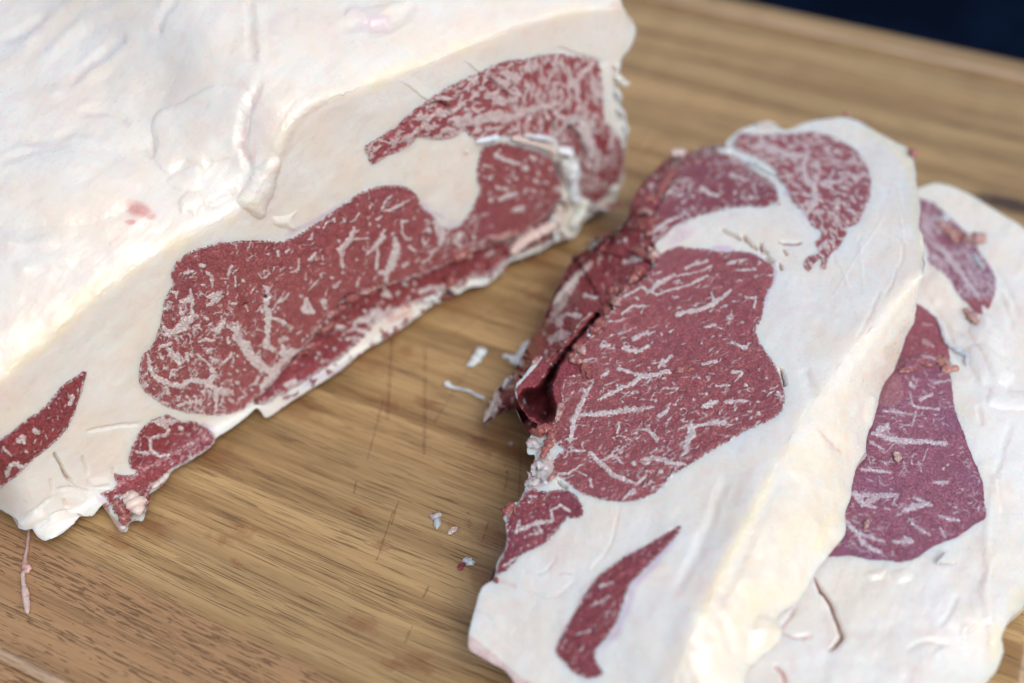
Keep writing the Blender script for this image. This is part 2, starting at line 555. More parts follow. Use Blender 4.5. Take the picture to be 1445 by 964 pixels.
# ------------------------------------------------------------------ one body: traced outline + regions -> subdivided triangles
def domain(outline, loops, coarse=5.0, levels=2, lines=()):
    verts = []; edges = []
    def add(poly, closed):
        s = len(verts); n = len(poly)
        verts.extend(map(tuple, poly[:, :2]))
        edges.extend((s + i, s + (i + 1) % n) for i in range(n if closed else n - 1))
    add(outline, True)
    for l in loops:
        add(l, True)
    for l in lines:
        add(l, False)
    cv = np.array(verts)
    lo, hi = outline.min(0), outline.max(0)
    gy = np.arange(lo[1], hi[1], coarse * .866)
    pts = []
    for k, y in enumerate(gy):
        gx = np.arange(lo[0] + (coarse / 2 if k % 2 else 0), hi[0], coarse)
        pts.append(np.stack([gx, np.full(len(gx), y)], 1))
    pts = np.concatenate(pts) + RNG.uniform(-.2, .2, (sum(map(len, pts)), 2)) * coarse
    pts = pts[inside(pts, outline)]
    keep = np.ones(len(pts), bool)
    for a in range(0, len(cv), 200):
        blk = cv[a:a + 200]
        l, h = blk.min(0) - 4, blk.max(0) + 4
        m = np.where(keep & (pts >= l).all(1) & (pts <= h).all(1))[0]
        if len(m):
            d = ((pts[m][:, None] - blk[None]) ** 2).sum(2).min(1)
            keep[m[d < (coarse * .55) ** 2]] = False
    pts = pts[keep]
    allv = [Vector(v) for v in verts] + [Vector(p) for p in pts]
    ov, oe, of, _, _, _ = delaunay_2d_cdt(allv, edges, [], 0, 1e-4)
    px = np.array([v[:] for v in ov]); tri = np.array([f for f in of if len(f) == 3])
    cen = px[tri].mean(1)
    tri = tri[inside(cen, outline)]
    a = np.cross(px[tri[:, 1]] - px[tri[:, 0]], px[tri[:, 2]] - px[tri[:, 0]])
    tri[a > 0] = tri[a > 0][:, [0, 2, 1]]           # counter-clockwise seen by the camera (pixel y runs down)
    tri = tri[np.abs(a) > 1e-6]
    cen = px[tri].mean(1)
    reg = np.zeros(len(tri), int)
    for k, l in enumerate(loops):
        reg[inside(cen, l)] = k + 1
    for _ in range(levels):
        tri, (px,) = subdivide(tri, px)
        reg = np.tile(reg, 4)
    return px, tri, reg

def split_parts(px, tri, reg, P, N, attrs, spec, parent):
    """spec: {region: (name, material, label)}"""
    for r, (name, mat, label) in spec.items():
        t = tri[reg == r]
        if not len(t):
            continue
        u, inv = np.unique(t, return_inverse=True)
        o = make_mesh(name, P[u] - np.array(parent.location), inv.reshape(-1, 3), {k: v[u] for k, v in attrs.items()}, mat, parent, N[u])
        if label:
            o['label'] = label

def boundary_loop(tri):
    e = np.concatenate([tri[:, [0, 1]], tri[:, [1, 2]], tri[:, [2, 0]]])
    key = np.sort(e, 1)
    u, inv, cnt = np.unique(key, axis=0, return_inverse=True, return_counts=True)
    be = e[cnt[inv.reshape(-1)] == 1]
    nxt = {}
    for a, b in be.tolist():
        nxt.setdefault(a, b)
    best = []
    seen = set()
    for s in list(nxt):
        if s in seen:
            continue
        loop = []; v = s
        while v in nxt and v not in seen:
            loop.append(v); seen.add(v); v = nxt[v]
        if len(loop) > len(best):
            best = loop
    return np.array(best)

def skirt(name, loop, P, drop, mat, parent, attrs, rings=5):
    """closes a body behind its visible surface: drop(P_loop) gives the far ring"""
    L = loop[::2]
    A = P[L]; Bt = drop(A)
    n = len(L)
    V = []
    for k in range(rings + 1):
        t = k / rings
        V.append(A * (1 - t) + Bt * t)
    V.append(np.repeat(Bt.mean(0)[None], 1, 0))
    V = np.concatenate(V)
    q = []
    for k in range(rings):
        i = np.arange(n); j = (i + 1) % n
        q.append(np.stack([k * n + i, (k + 1) * n + i, k * n + j], 1))
        q.append(np.stack([k * n + j, (k + 1) * n + i, (k + 1) * n + j], 1))
    i = np.arange(n); j = (i + 1) % n; b = rings * n
    q.append(np.stack([b + i, np.full(n, len(V) - 1), b + j], 1))
    t = np.concatenate(q)
    return make_mesh(name, V - np.array(parent.location), t, {k: np.full(len(V), v) for k, v in attrs.items()}, mat, parent)

def lump(name, pts, mat, zfun, thick=.5, lift=0.0, parent=None, marb=-3.0, rough=.25, seed=0, sides=14, step=1.6, free=None, wob=.7):
    """a torn, lumpy strip or crumb: pts = px x, px y, half-width px; lies on zfun(px)"""
    pts = np.asarray(pts, float)
    if len(pts) == 1:
        w = pts[0, 2]
        pts = np.array([[pts[0, 0] - w, pts[0, 1] + w * .3, w * .8], [pts[0, 0], pts[0, 1], w], [pts[0, 0] + w, pts[0, 1] - w * .2, w * .7]])
    S = spline(pts, step)
    n = len(S)
    s = np.linspace(0, 1, n)
    w_px = S[:, 2] * np.clip(np.minimum(s, 1 - s) * n * .30 + .22, 0, 1) * (1 + wob * fbm(s * n * .22 + seed * 3.1, s * 0 + seed, 3, 300))
    z = zfun(S[:, :2]) if callable(zfun) else np.full(n, float(zfun))
    C = at_z(S[:, :2], z)
    depth = np.linalg.norm(C - CAM, axis=1)
    w = w_px * depth / F
    C[:, 2] += w * thick * .55 + lift
    T = np.gradient(C, axis=0); T /= np.maximum(np.linalg.norm(T, axis=1), 1e-9)[:, None]
    view = (CAM - C); view /= np.linalg.norm(view, axis=1)[:, None]
    up = np.array([0, 0, 1.0]) * .6 + view * .6
    B = np.cross(T, up); B /= np.maximum(np.linalg.norm(B, axis=1), 1e-9)[:, None]
    U = np.cross(B, T)
    rng = np.random.default_rng(seed + 100)
    ph = np.linspace(0, 2 * math.pi, sides, endpoint=False)
    V = []
    off = rng.uniform(0, 50)
    for k in range(n):
        nz = 1 + rough * 2.6 * fbm(np.cos(ph) * 1.3 + off, np.sin(ph) * 1.3 + s[k] * n * .22 + off, 3, 310, .65)
        V.append(C[k] + w[k] * (np.cos(ph) * nz)[:, None] * B[k] + w[k] * thick * (np.sin(ph) * nz)[:, None] * U[k])
    V.append(C[:1] - T[:1] * w[0] * .3); V.append(C[-1:] + T[-1:] * w[-1] * .3)
    V = np.concatenate(V)
    t = []
    for k in range(n - 1):
        for j in range(sides):
            a = k * sides + j; b = k * sides + (j + 1) % sides
            t += [(a, b, a + sides), (b, b + sides, a + sides)]
    e0, e1 = n * sides, n * sides + 1
    for j in range(sides):
        t.append((e0, (j + 1) % sides, j)); t.append((e1, (n - 1) * sides + j, (n - 1) * sides + (j + 1) % sides))
    t = np.array(t)
    loc = np.array(parent.location) if parent else np.zeros(3)
    base = np.zeros(3)
    if parent is None:
        base = C.mean(0); base[2] = V[:, 2].min()
    at = {'marb': marb + 2.5 * fbm(np.arange(len(V)) / sides * .3, (np.arange(len(V)) % sides) * .25 + seed, 2, 320), 'pink': np.zeros(len(V)), 'yel': np.zeros(len(V)), 'lilac': np.zeros(len(V)), 'brown': np.zeros(len(V))}
    o = make_mesh(name, V - loc - base, t, at, mat, parent)
    if parent is None:
        o.location = base
    return o

# ================================================================== SETTING: table, board
def G2(x, y):
    return ground(x, y)[:2]

far_a, far_b = G2(1060, 0), G2(1445, 82)
gdir = (far_b - far_a) / np.linalg.norm(far_b - far_a)       # direction of the grain and of the long edges
gper = np.array([-gdir[1], gdir[0]])                          # towards the far edge
def bl(p):                                                    # world xy -> board coordinates
    return np.array([p[..., 0] * gdir[0] + p[..., 1] * gdir[1], p[..., 0] * gper[0] + p[..., 1] * gper[1]]).T
v_far = float(bl(far_a)[1])
v_lip = float(np.mean([bl(G2(1010, 9))[1], bl(G2(1440, 112))[1]]))
v_near = float(bl(G2(38, 938))[1])
u_right = float(bl(G2(1427, 925))[0])
BOARD_T = 0.034

def board_material():
    n = NT('oiled_acacia')
    rot = math.atan2(gdir[1], gdir[0])
    mm = n.map(n.co, (1000, 1000, 1000))           # object is already turned: x along the grain
    warp = n.vm('SCALE', n.noise(n.map(mm, (.004, .012, .012)), 1, 2, color=True), sc=9.0)
    wv = n.vm('ADD', mm, n.vm('MULTIPLY', warp, (0, 1, 0)))
    bands = n.noise(n.map(wv, (.0022, .075, .05)), 1, 4, .6)
    streak = n.noise(n.map(wv, (.008, .55, .4)), 1, 4, .6)
    fine = n.noise(n.map(wv, (.045, 2.6, 2)), 1, 3, .65)
    sep = n.t.nodes.new('ShaderNodeSeparateXYZ'); n.put(sep.inputs[0], wv)
    VZ = float(bl(G2(250, 830))[1]) * 1000
    zone = n.rng(n.math('ADD', sep.outputs[1], n.math('MULTIPLY', n.math('SUBTRACT', bands, .5), 26)), VZ + 5, VZ - 1)
    c = n.mix(n.rng(bands, .40, .62), (0.490, 0.326, 0.146), (0.262, 0.154, 0.061))
    c = n.mix(n.math('MULTIPLY', n.rng(n.noise(n.map(n.vm('ADD', wv, (5, 61, 2)), (.0018, .028, .03)), 1, 3), .45, .62), .45), c, (0.345, 0.236, 0.108))
    c = n.mix(n.math('MULTIPLY', zone, .75), c, (0.385, 0.215, 0.105))
    c = n.mix(n.math('MULTIPLY', n.rng(streak, .50, .72), .62), c, (0.175, 0.098, 0.041))
    c = n.mix(n.math('MULTIPLY', n.rng(streak, .48, .26), .45), c, (0.47, 0.335, 0.185))
    c = n.mix(n.math('MULTIPLY', n.rng(fine, .52, .72), .38), c, (0.20, 0.115, 0.048))
    grit = n.noise(mm, 4.0, 2, .6)
    c = n.mix(n.math('MULTIPLY', n.rng(grit, .52, .72), .22), c, (0.52, 0.40, 0.24))
    # pores: short dark dashes along the grain, thick ones in the redder near part
    den = n.noise(n.map(wv, (.006, .12, .1)), 1, 3, .6)
    p1 = n.noise(n.map(wv, (.05, 2.7, 2)), 1, 1, .5)
    p2 = n.noise(n.map(n.vm('ADD', wv, (31, 17, 0)), (.15, 1.25, 1)), 1, 1.5, .55)
    por = n.rng(n.math('SUBTRACT', p1, n.rng(den, .3, .7, .67, .555)), 0, .03)
    por2 = n.math('MULTIPLY', n.rng(n.math('SUBTRACT', p2, n.rng(den, .3, .65, .66, .53)), 0, .05), zone)
    por = n.math('MAXIMUM', por, por2)
    c = n.mix(n.math('MULTIPLY', por, .60), c, (0.072, 0.034, 0.016))
    # knife scores across the grain (segments in board coordinates, mm)
    def seg(a, b, w):
        A = bl(G2(*a)) * 1000; Bv = bl(G2(*b)) * 1000
        A = Vector((A[0], A[1], 0)); D = Vector((Bv[0], Bv[1], 0)) - A
        pv = n.vm('MULTIPLY', mm, (1, 1, 0))
        pa = n.vm('SUBTRACT', pv, A)
        t = n.math('DIVIDE', n.vm('DOT_PRODUCT', pa, D), D.dot(D), clamp=True)
        d = n.vm('LENGTH', n.vm('SUBTRACT', pa, n.vm('SCALE', D, sc=t)))
        return n.rng(n.math('ADD', d, n.math('MULTIPLY', n.math('SUBTRACT', grit, .5), w * 1.4)), w * .1, w, 1, 0)
    cuts = None
    brk = n.rng(n.noise(mm, .35, 3), .38, .55)
    for a, b, w in [((552, 480), (546, 590), .9), ((540, 565), (518, 648), .42), ((660, 522), (612, 596), .45), ((600, 490), (598, 640), .8),
                    ((502, 680), (499, 695), .5), ((562, 706), (552, 740), .4), ((737, 600), (733, 700), .4), ((718, 668), (712, 692), .4),
                    ((690, 735), (680, 765), .35), ((604, 828), (597, 842), .5), ((580, 885), (571, 905), .6), ((555, 720), (531, 790), .35),
                    ((930, 190), (905, 225), .7), ((925, 170), (890, 215), .5), ((640, 470), (760, 395), .5)]:
        sgm = seg(a, b, w)
        cuts = sgm if cuts is None else n.math('MAXIMUM', cuts, sgm)
    c = n.mix(n.math('MULTIPLY', n.math('MULTIPLY', cuts, brk), .34), c, (0.12, 0.030, 0.014))
    # blood, fat and juice stains; those along the meat also paint its contact shadow
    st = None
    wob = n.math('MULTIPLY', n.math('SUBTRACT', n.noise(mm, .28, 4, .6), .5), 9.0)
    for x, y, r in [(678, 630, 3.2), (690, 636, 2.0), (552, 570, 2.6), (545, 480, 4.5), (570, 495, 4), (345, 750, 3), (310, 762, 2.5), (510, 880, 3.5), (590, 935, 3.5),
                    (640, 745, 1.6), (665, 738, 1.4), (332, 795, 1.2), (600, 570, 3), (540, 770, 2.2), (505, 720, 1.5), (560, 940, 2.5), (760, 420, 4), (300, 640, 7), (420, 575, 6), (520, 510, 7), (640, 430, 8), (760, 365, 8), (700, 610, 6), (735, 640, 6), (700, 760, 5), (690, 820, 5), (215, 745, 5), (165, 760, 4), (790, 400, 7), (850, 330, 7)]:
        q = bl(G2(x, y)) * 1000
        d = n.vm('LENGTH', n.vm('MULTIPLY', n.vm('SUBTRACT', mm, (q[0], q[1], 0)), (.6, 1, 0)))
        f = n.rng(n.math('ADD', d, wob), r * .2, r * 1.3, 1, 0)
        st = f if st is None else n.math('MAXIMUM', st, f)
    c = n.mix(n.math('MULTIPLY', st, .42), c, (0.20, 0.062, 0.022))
    # dark knot in the wood
    q = bl(G2(1425, 288)) * 1000
    d = n.vm('LENGTH', n.vm('MULTIPLY', n.vm('SUBTRACT', mm, (q[0], q[1], 0)), (.5, 1.5, 0)))
    c = n.mix(n.math('MULTIPLY', n.rng(n.math('ADD', d, n.math('MULTIPLY', wob, .6)), 4, 11, 1, 0), .92), c, (0.045, 0.026, 0.020))
    c = n.mix(n.math('MULTIPLY', n.rng(n.attr('lip_wear_glint'), .1, 1), n.rng(streak, .25, .6, .7, .35)), c, (0.66, 0.51, 0.37))  # pale worn groove lips, with their sky highlight painted into the colour
    h = n.math('SUBTRACT', n.math('MULTIPLY', fine, .3), n.math('ADD', por, n.math('MULTIPLY', cuts, 1.2)))
    h = n.math('ADD', h, n.math('MULTIPLY', n.noise(mm, 3.5, 2), .25))
    n.bs(Base_Color=c, Roughness=n.math('ADD', n.rng(streak, .3, .7, .38, .52), n.rng(n.noise(mm, .045, 3), .4, .62, -.10, .06)), Normal=n.bump(h, .00025, .7), Specular_IOR_Level=.4)
    return n.m

def rounded_rect(u0, u1, v0, v1, r, n=10):
    o = []
    for cx, cy, a in ((u1 - r, v1 - r, 0), (u0 + r, v1 - r, 90), (u0 + r, v0 + r, 180), (u1 - r, v0 + r, 270)):
        for k in range(n + 1):
            t = R(a + 90 * k / n)
            o.append((cx + r * math.cos(t), cy + r * math.sin(t)))
    return np.array(o)

def build_board():
    rim_w = v_far - v_lip
    v0 = v_near - 0.014 - rim_w
    u1 = u_right + 0.014 + rim_w + .004
    u0 = u1 - 0.56
    z = 0.0
    # profile from the outer bottom, over the rim, through the juice groove, to the flat inside (inset, height)
    prof = [(0.006, -BOARD_T), (0.001, -BOARD_T + .003), (0.0, -BOARD_T + .008), (0.0, -0.006), (0.001, -0.003), (0.003, -0.0008), (0.006, 0.0),
            (rim_w - .004, 0.0), (rim_w - .003, -.00015), (rim_w - .0018, -.0005), (rim_w - .0008, -.0011), (rim_w, -.0020)]
    gw, gd = 0.0125, 0.0052
    for k in range(9):
        a = math.pi * (k + .6) / 9.2
        prof.append((rim_w + gw / 2 - math.cos(a) * gw / 2, -.0020 - math.sin(a) * (gd - .0020)))
    prof += [(rim_w + gw, -.0020), (rim_w + gw + .0008, -.0011), (rim_w + gw + .0018, -.0005), (rim_w + gw + .003, -.00015), (rim_w + gw + .004, 0.0)]
    lip_wear_glint = []
    rings = []
    for ins, zz in prof:
        lip = (abs(ins - rim_w + .0014) < .0015) or (abs(ins - rim_w - gw - .0014) < .0015)
        rr = max(0.045 - ins, 0.012)
        p = rounded_rect(u0 + ins, u1 - ins, v0 + ins, v_far - ins, rr, 12)
        rings.append(np.concatenate([p, np.full((len(p), 1), zz)], 1)); lip_wear_glint += [1.0 if lip else 0.0] * len(p)
    n = len(rings[0])
    V = np.concatenate(rings)
    f = []
    for k in range(len(rings) - 1):
        for j in range(n):
            a, b = k * n + j, k * n + (j + 1) % n
            f.append((a, b, b + n, a + n))
    me = bpy.data.meshes.new('cutting_board')
    f.append(tuple(range((len(rings) - 1) * n, len(rings) * n)))
    f.append(tuple(reversed(range(n))))
    me.from_pydata(V.tolist(), [], f)
    for p in me.polygons:
        p.use_smooth = len(p.vertices) == 4
    me.update()
    me.attributes.new('lip_wear_glint', 'FLOAT', 'POINT').data.foreach_set('value', lip_wear_glint)
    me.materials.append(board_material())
    o = bpy.data.objects.new('cutting_board', me)
    COL.objects.link(o)
    o.rotation_euler = (0, 0, math.atan2(gdir[1], gdir[0]))
    return tag(o, 'brown wooden cutting board with rounded rim and juice groove under the meat', 'cutting board')

def build_table():
    n = NT('navy_cloth')
    mm = n.map(n.co, (1000, 1000, 1000))
    c = n.mix(n.rng(n.noise(mm, .02, 3), .35, .65), (0.0008, 0.0030, 0.0100), (0.0018, 0.0062, 0.0190))
    n.bs(Base_Color=c, Roughness=.95, Specular_IOR_Level=.03, Normal=n.bump(n.noise(mm, 1.2, 2), .0004, .5))
    z = -BOARD_T - .0005
    me = bpy.data.meshes.new('table')
    s = 3.0
    me.from_pydata([(-s, -s, z), (s, -s, z), (s, s, z), (-s, s, z)], [], [(0, 1, 2, 3)])
    me.materials.append(n.m)
    o = bpy.data.objects.new('table', me); COL.objects.link(o)
    return tag(o, 'dark navy blue table surface under the cutting board', kind='structure')

build_table()
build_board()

# ================================================================== ROAST
def frays(root, line, zf, mats, n, seed, spread=5, length=(4, 11), w=(.8, 2.0), ang=None):
    rng = np.random.default_rng(seed)
    for k in range(n):
        f = rng.random() * (len(line) - 2); i = int(f)
        p = line[i] + (line[i + 1] - line[i]) * (f - i) + rng.normal(size=2) * spread * .4
        t = line[i + 1] - line[i]
        a = math.atan2(t[1], t[0]) + rng.normal() * .7 if ang is None else ang + rng.normal() * .6
        Ln = rng.uniform(*length); ww = rng.uniform(*w)
        d = np.array([math.cos(a), math.sin(a)]); q = np.array([-d[1], d[0]]) * rng.normal() * Ln * .15
        pts = np.array([[*(p - d * Ln / 2), ww * .8], [*(p + q), ww], [*(p + d * Ln / 2), ww * .35]])
        m, marb = mats[rng.integers(len(mats))]
        lump('torn_fibre', pts, m, zf, .6, .0003, root, marb, .4, seed + k, 8, 1.6)

def cat(*a):
    return np.concatenate([q[:, :2] for q in a])

base_px = spline([(1010, 217), (885, 288), (700, 393), (480, 520), (300, 622), (160, 703), (105, 738), (62, 757), (15, 742), (-50, 700), (-160, 620), (-320, 500)], 6)
_g = at_z(base_px, np.zeros(len(base_px))) - CAM
_phi = np.arctan2(_g[:, 0], _g[:, 1]); _r = np.hypot(_g[:, 0], _g[:, 1])
_o = np.argsort(_phi); _phi, _r = _phi[_o], _r[_o]
_ph = np.linspace(_phi[0], _phi[-1], 400)
_rr = np.interp(_ph, _phi, _r)
_k = np.exp(-np.linspace(-2.5, 2.5, 31) ** 2); _k /= _k.sum()
_rr = np.convolve(np.pad(_rr, 15, mode='reflect', reflect_type='odd'), _k, 'valid')
LEAN = 0.10
def roast_face_z(px):
    d = rays(px)
    dh = np.hypot(d[:, 0], d[:, 1])
    r = np.interp(np.arctan2(d[:, 0], d[:, 1]), _ph, _rr)
    s = d[:, 2] / dh
    z = (CAM[2] + s * r) / (1 - s * LEAN)
    zf = 0.0045
    return zf + np.logaddexp(0, (z - zf) / .0025) * .0025      # tags that reach past the base lie on the board

ridge = spline([(-330, 760), (-160, 650), (-60, 575), (0, 531), (62, 482), (130, 424), (200, 368), (262, 334), (318, 306), (352, 283), (378, 236), (398, 184), (436, 152), (500, 126),
                (600, 88), (690, 52), (760, 26), (830, 12), (885, 8), (960, -6)], 5)

roast_out = spline(cat(
    tr('A', '1180,-60 1215,40 1250,95 1247,150 1225,205 1190,250 1186,280 1180,310 1176,330 1172,385 1180,420 1195,470 1212,520 1206,600 1205,650 1200,700 1195,760 1175,810 1160,850 1130,872 1100,890 1070,908 1040,925 1020,945'),
    tr('C', '1012,2 985,40 940,48 900,62 850,92 780,120 700,152 672,190 640,225 600,245 555,248 520,262 495,280 470,262 440,268 410,310 380,330 300,395 200,462 100,520 0,600'),
    tr('B', '1390,632 1280,700 1200,752 1125,800 1100,770 1085,760 1050,790 1000,830 950,862 905,895'),
    tr('R8', '1168,395 1140,430 1050,495 945,556 930,570 900,620 850,665 815,685 812,730 795,780 775,830 735,828 700,850 690,885 650,882 628,820 600,790 590,745 575,730 540,760 500,803 440,806 400,850 330,905 240,936 195,905 180,875 140,880 100,865 95,825 0,768'),
    np.array([(-60, 676.), (-160, 600), (-300, 480), (-320, 300), (-300, 60), (-260, -150), (0, -190), (300, -210), (600, -200), (840, -120)])), 3.0, True)

L = {}
RIBTOP = np.array([(748., 327), (722, 338), (696, 346), (668, 355), (640, 369), (605, 383), (565, 397), (528, 408), (503, 418), (482, 432), (466, 447), (450, 466), (430, 488), (408, 512), (388, 537), (370, 556)])
L['eye'] = jitter(spline(cat(
    tr('B', '720,200 740,155 780,115 850,83 950,60 1100,52 1200,55 1280,15'),
    tr('A', '0,872 80,818 140,795 200,783 280,792 325,828 350,878 395,915 420,950'),
    np.array([(632, 322), (650, 316), (662, 302)]),
    tr('A', '575,840 590,800 575,760 580,690 600,622 640,608 700,600 760,620 850,645 915,690 940,760 942,830 900,880 850,930 800,965'),
    RIBTOP,
    tr('B', '1060,735 1030,765 980,782 930,792 850,786 780,778 700,752 650,722 610,690 585,640 590,590 605,535 625,520 645,490 660,450 680,385 690,320 705,280 730,235')), 2.2, True), 1.6, .10, 1)
L['rib'] = jitter(spline(cat(
    tr('A', '800,965 850,930 900,880 935,850 955,870 945,920 900,960'),
    tr('C', '900,45 800,90 740,115 700,140 660,180 600,210 555,215 500,245 460,245 400,290 300,330 230,360 160,400 90,470 0,552'),
    tr('B', '1400,572 1300,640 1200,695 1130,735 1090,745 1070,738 1080,712'),
    RIBTOP[::-1]), 2.2, True), 1.5, .12, 2)
L['cap'] = jitter(spline(tr('A', '105,625 165,580 230,540 290,480 360,430 450,370 560,318 680,265 800,245 890,228 990,235 1085,258 1100,320 1110,440 1118,510 1090,560 1050,520 1010,500 960,520 905,580 860,590 800,572 740,580 680,575 660,584 570,590 520,552 480,580 400,590 330,580 310,600 250,640 200,660 130,695 118,660'), 2.2, True), 2.2, .12, 3)
L['side'] = jitter(spline(tr('A', '915,560 960,530 1010,505 1050,525 1090,565 1125,520 1160,560 1200,630 1195,720 1175,775 1150,800 1110,840 1075,862 1045,850 1020,830 1005,800 1015,720 1010,690 970,640 930,620'), 2.2, True), 1.5, .12, 4)
L['strip'] = jitter(spline(cat(tr('R8', '470,15 455,90 430,165 405,240 375,310 330,365 270,425 200,480 130,545 70,600 0,650'), np.array([(-40, 712), (-90, 700), (-60, 640)]),
    tr('R8', '0,385 60,345 130,290 170,260 215,230 260,190 310,130 350,85 400,55')), 2.2, True), 1.6, .12, 5)
L['low'] = jitter(spline(tr('R8', '700,470 720,420 790,310 850,270 905,250 985,285 1060,290 1165,360 1160,400 1050,490 945,552 925,570 860,620 830,650 800,670 740,690 700,715 650,745 600,745 575,705 545,680 600,660 630,640 622,570 650,580 740,570 705,535'), 2.2, True), 1.5, .12, 6)

V_ROAST_EYE = trs('''R1: 415,335,12 455,318,20 495,315,12; 560,265,20 590,275,18; 610,330,12 645,350,20 655,400,16 655,450,10; 790,350,8 805,300,16 820,270,12; 730,380,7 790,372,9;
850,360,9 850,420,10 848,450,7; 920,395,14; 575,430,14; 625,530,20 680,520,38 730,495,18; 680,520,38 660,580,25 610,605,10; 690,580,10 740,530,10; 320,490,15 355,500,18 350,540,10;
470,470,8 480,560,22 480,620,16 495,700,30 420,740,45; 395,580,25 450,560,30; 380,620,10 390,680,20 440,640,8; 500,700,30 400,790,45 280,850,30 240,790,18; 510,780,10 545,770,12 560,810,8; 610,715,15;
765,720,12 730,780,28 700,820,25 650,815,12; 770,770,10 820,810,12 870,790,25 880,830,28 880,900,35 960,930,22; 870,740,8 870,790,15; 540,910,10 600,895,15 670,900,12; 790,880,12 795,920,12; 455,850,14;
280,600,10 275,650,8; 1090,440,12 1120,470,22 1130,530,30 1110,600,22 1130,660,28 1135,720,30 1125,800,28 1125,900,25 1125,960,25; 1130,660,14 1170,640,10 1200,590,8 1270,490,6;
1210,580,12 1270,550,16 1310,500,7; 1140,720,20 1190,720,14 1250,745,20 1290,770,20 1330,800,15; 1030,660,8 1060,630,9 1110,640,10; 1240,910,20 1280,880,22; 1400,520,14; 955,650,10 945,610,8;
800,640,7 830,640,7 790,610,5; 860,120,8 860,100,9; 1290,160,10 1310,130,9; 1220,190,10 1215,140,10; 960,130,8 985,80,6; 1320,325,8 1370,320,9 1395,265,7; 1050,340,10 1080,375,9 1140,340,10; 980,500,8 1010,460,7
| R2: 840,80,22 870,160,45 930,240,40 980,310,45 1020,360,45 1100,420,40 1150,460,30 1200,420,30 1260,360,30 1300,320,25 1380,270,18 1440,250,10; 1080,580,25 1130,520,30 1200,450,40; 1125,0,28 1120,150,22 1110,220,28 1180,260,20;
1240,190,28 1270,160,22; 1250,220,15 1255,300,25 1290,330,25; 640,520,30 680,460,15 640,430,10; 480,510,20 600,540,30 680,590,32 760,620,35 820,620,25; 480,510,20 400,570,25 300,550,28 200,510,30 150,470,15;
680,600,25 690,680,22 690,720,12 690,780,10; 260,580,15 280,630,18; 370,735,15 460,710,20 560,695,22; 570,620,14 590,640,12; 440,660,14; 510,655,12; 160,590,12; 90,560,25 60,590,20;
280,250,25 330,310,45 380,380,20; 220,230,15 300,210,18; 210,300,15 230,340,12; 310,430,15 300,500,10; 440,290,15 450,360,12 430,330,12; 530,300,15 600,360,12 660,420,14; 640,330,14 680,350,12; 610,270,8 680,250,8;
740,380,14 800,320,10 820,290,9; 870,310,12; 815,400,14; 800,460,14; 860,435,16; 730,475,10; 865,535,20; 740,545,12; 825,555,10; 930,370,9; 930,430,9; 980,570,12 1030,540,12 1050,490,10; 990,600,10;
880,680,12 950,650,10 920,620,12; 800,680,18 830,700,12; 440,780,12; 240,710,14 280,720,10; 1060,270,12 1030,300,8; 110,300,16 130,400,20 150,470,22
| R3: 600,370,12 570,450,25 520,510,28 480,550,30 490,620,25 500,710,15; 580,470,12 640,460,8 720,460,8; 610,400,8 640,390,6; 855,390,8 840,440,22 800,500,25 740,560,18 700,610,8; 790,520,12 795,600,14 785,720,16;
940,450,12 955,540,38 940,620,45 910,690,40 870,750,35 810,750,20; 870,760,30 870,830,15; 910,690,20 900,620,15; 1005,310,12 1000,400,10 1030,460,14 1080,460,12; 1010,320,10 1050,310,8; 1220,385,25; 1180,460,10 1190,500,12;
1060,530,14 1105,560,14; 920,90,7 870,130,9 840,180,10 820,220,8; 890,220,12 980,180,14 1060,130,8; 820,220,6 900,220,8; 790,300,10 830,275,8; 640,250,8 610,290,7 560,320,5; 330,370,8 360,330,9 430,290,7;
240,420,9 225,470,8; 20,570,14 45,555,8; 270,580,12 240,620,18 210,640,10; 270,600,8 270,640,6; 130,640,9 125,720,10 60,745,8; 185,760,7 185,800,8; 395,690,7; 330,610,6 335,640,5; 620,640,12;
640,800,9 620,860,14; 405,795,12; 480,825,8 410,870,6; 500,750,12; 240,870,9 210,900,6 290,820,7; 170,880,8; 1020,690,22 1050,670,12; 1180,670,10 1240,620,10 1290,540,6; 800,350,12; 715,410,9; 460,480,12; 520,310,9 500,280,6;
1290,330,30 1340,420,40 1330,500,25
| R4: 20,120,14 45,85,10; 135,105,16; 190,130,18 170,220,28 250,240,20 200,160,18; 340,150,28 310,140,10 350,210,14; 350,100,8 375,40,6; 425,35,10 460,20,6; 250,20,7 210,60,6; 110,430,8 150,400,7; 200,445,14; 300,350,8;
0,580,40 130,580,30 200,560,30 270,550,20; 480,390,30 540,385,15; 520,460,8 600,410,15 640,350,25 740,310,35 830,250,30; 640,400,20 720,435,20 800,400,30; 870,110,25 930,130,22 870,50,12;
840,300,60 900,280,50 1050,250,40 1250,150,30; 560,490,10 620,470,15; 500,490,12; 310,610,14; 40,860,20 120,830,15; 1060,25,18; 1130,12,14; 1190,90,25 1260,60,22 1330,50,20
| R5: 430,160,25 480,190,15 560,210,20 610,225,10; 700,175,25; 640,250,25; 830,255,12; 740,275,12 745,300,10; 720,345,15; 800,355,16; 520,350,14; 430,400,15 500,410,15; 890,410,25; 700,420,15; 450,490,15 520,460,28 580,440,10;
380,490,18; 620,560,30 540,570,10; 370,330,15 400,300,8; 330,230,10 390,240,10; 300,300,8; 750,530,15; 770,430,10; 570,330,12; 320,260,8; 170,740,18 110,810,10 150,840,12; 250,770,12; 330,800,8''')
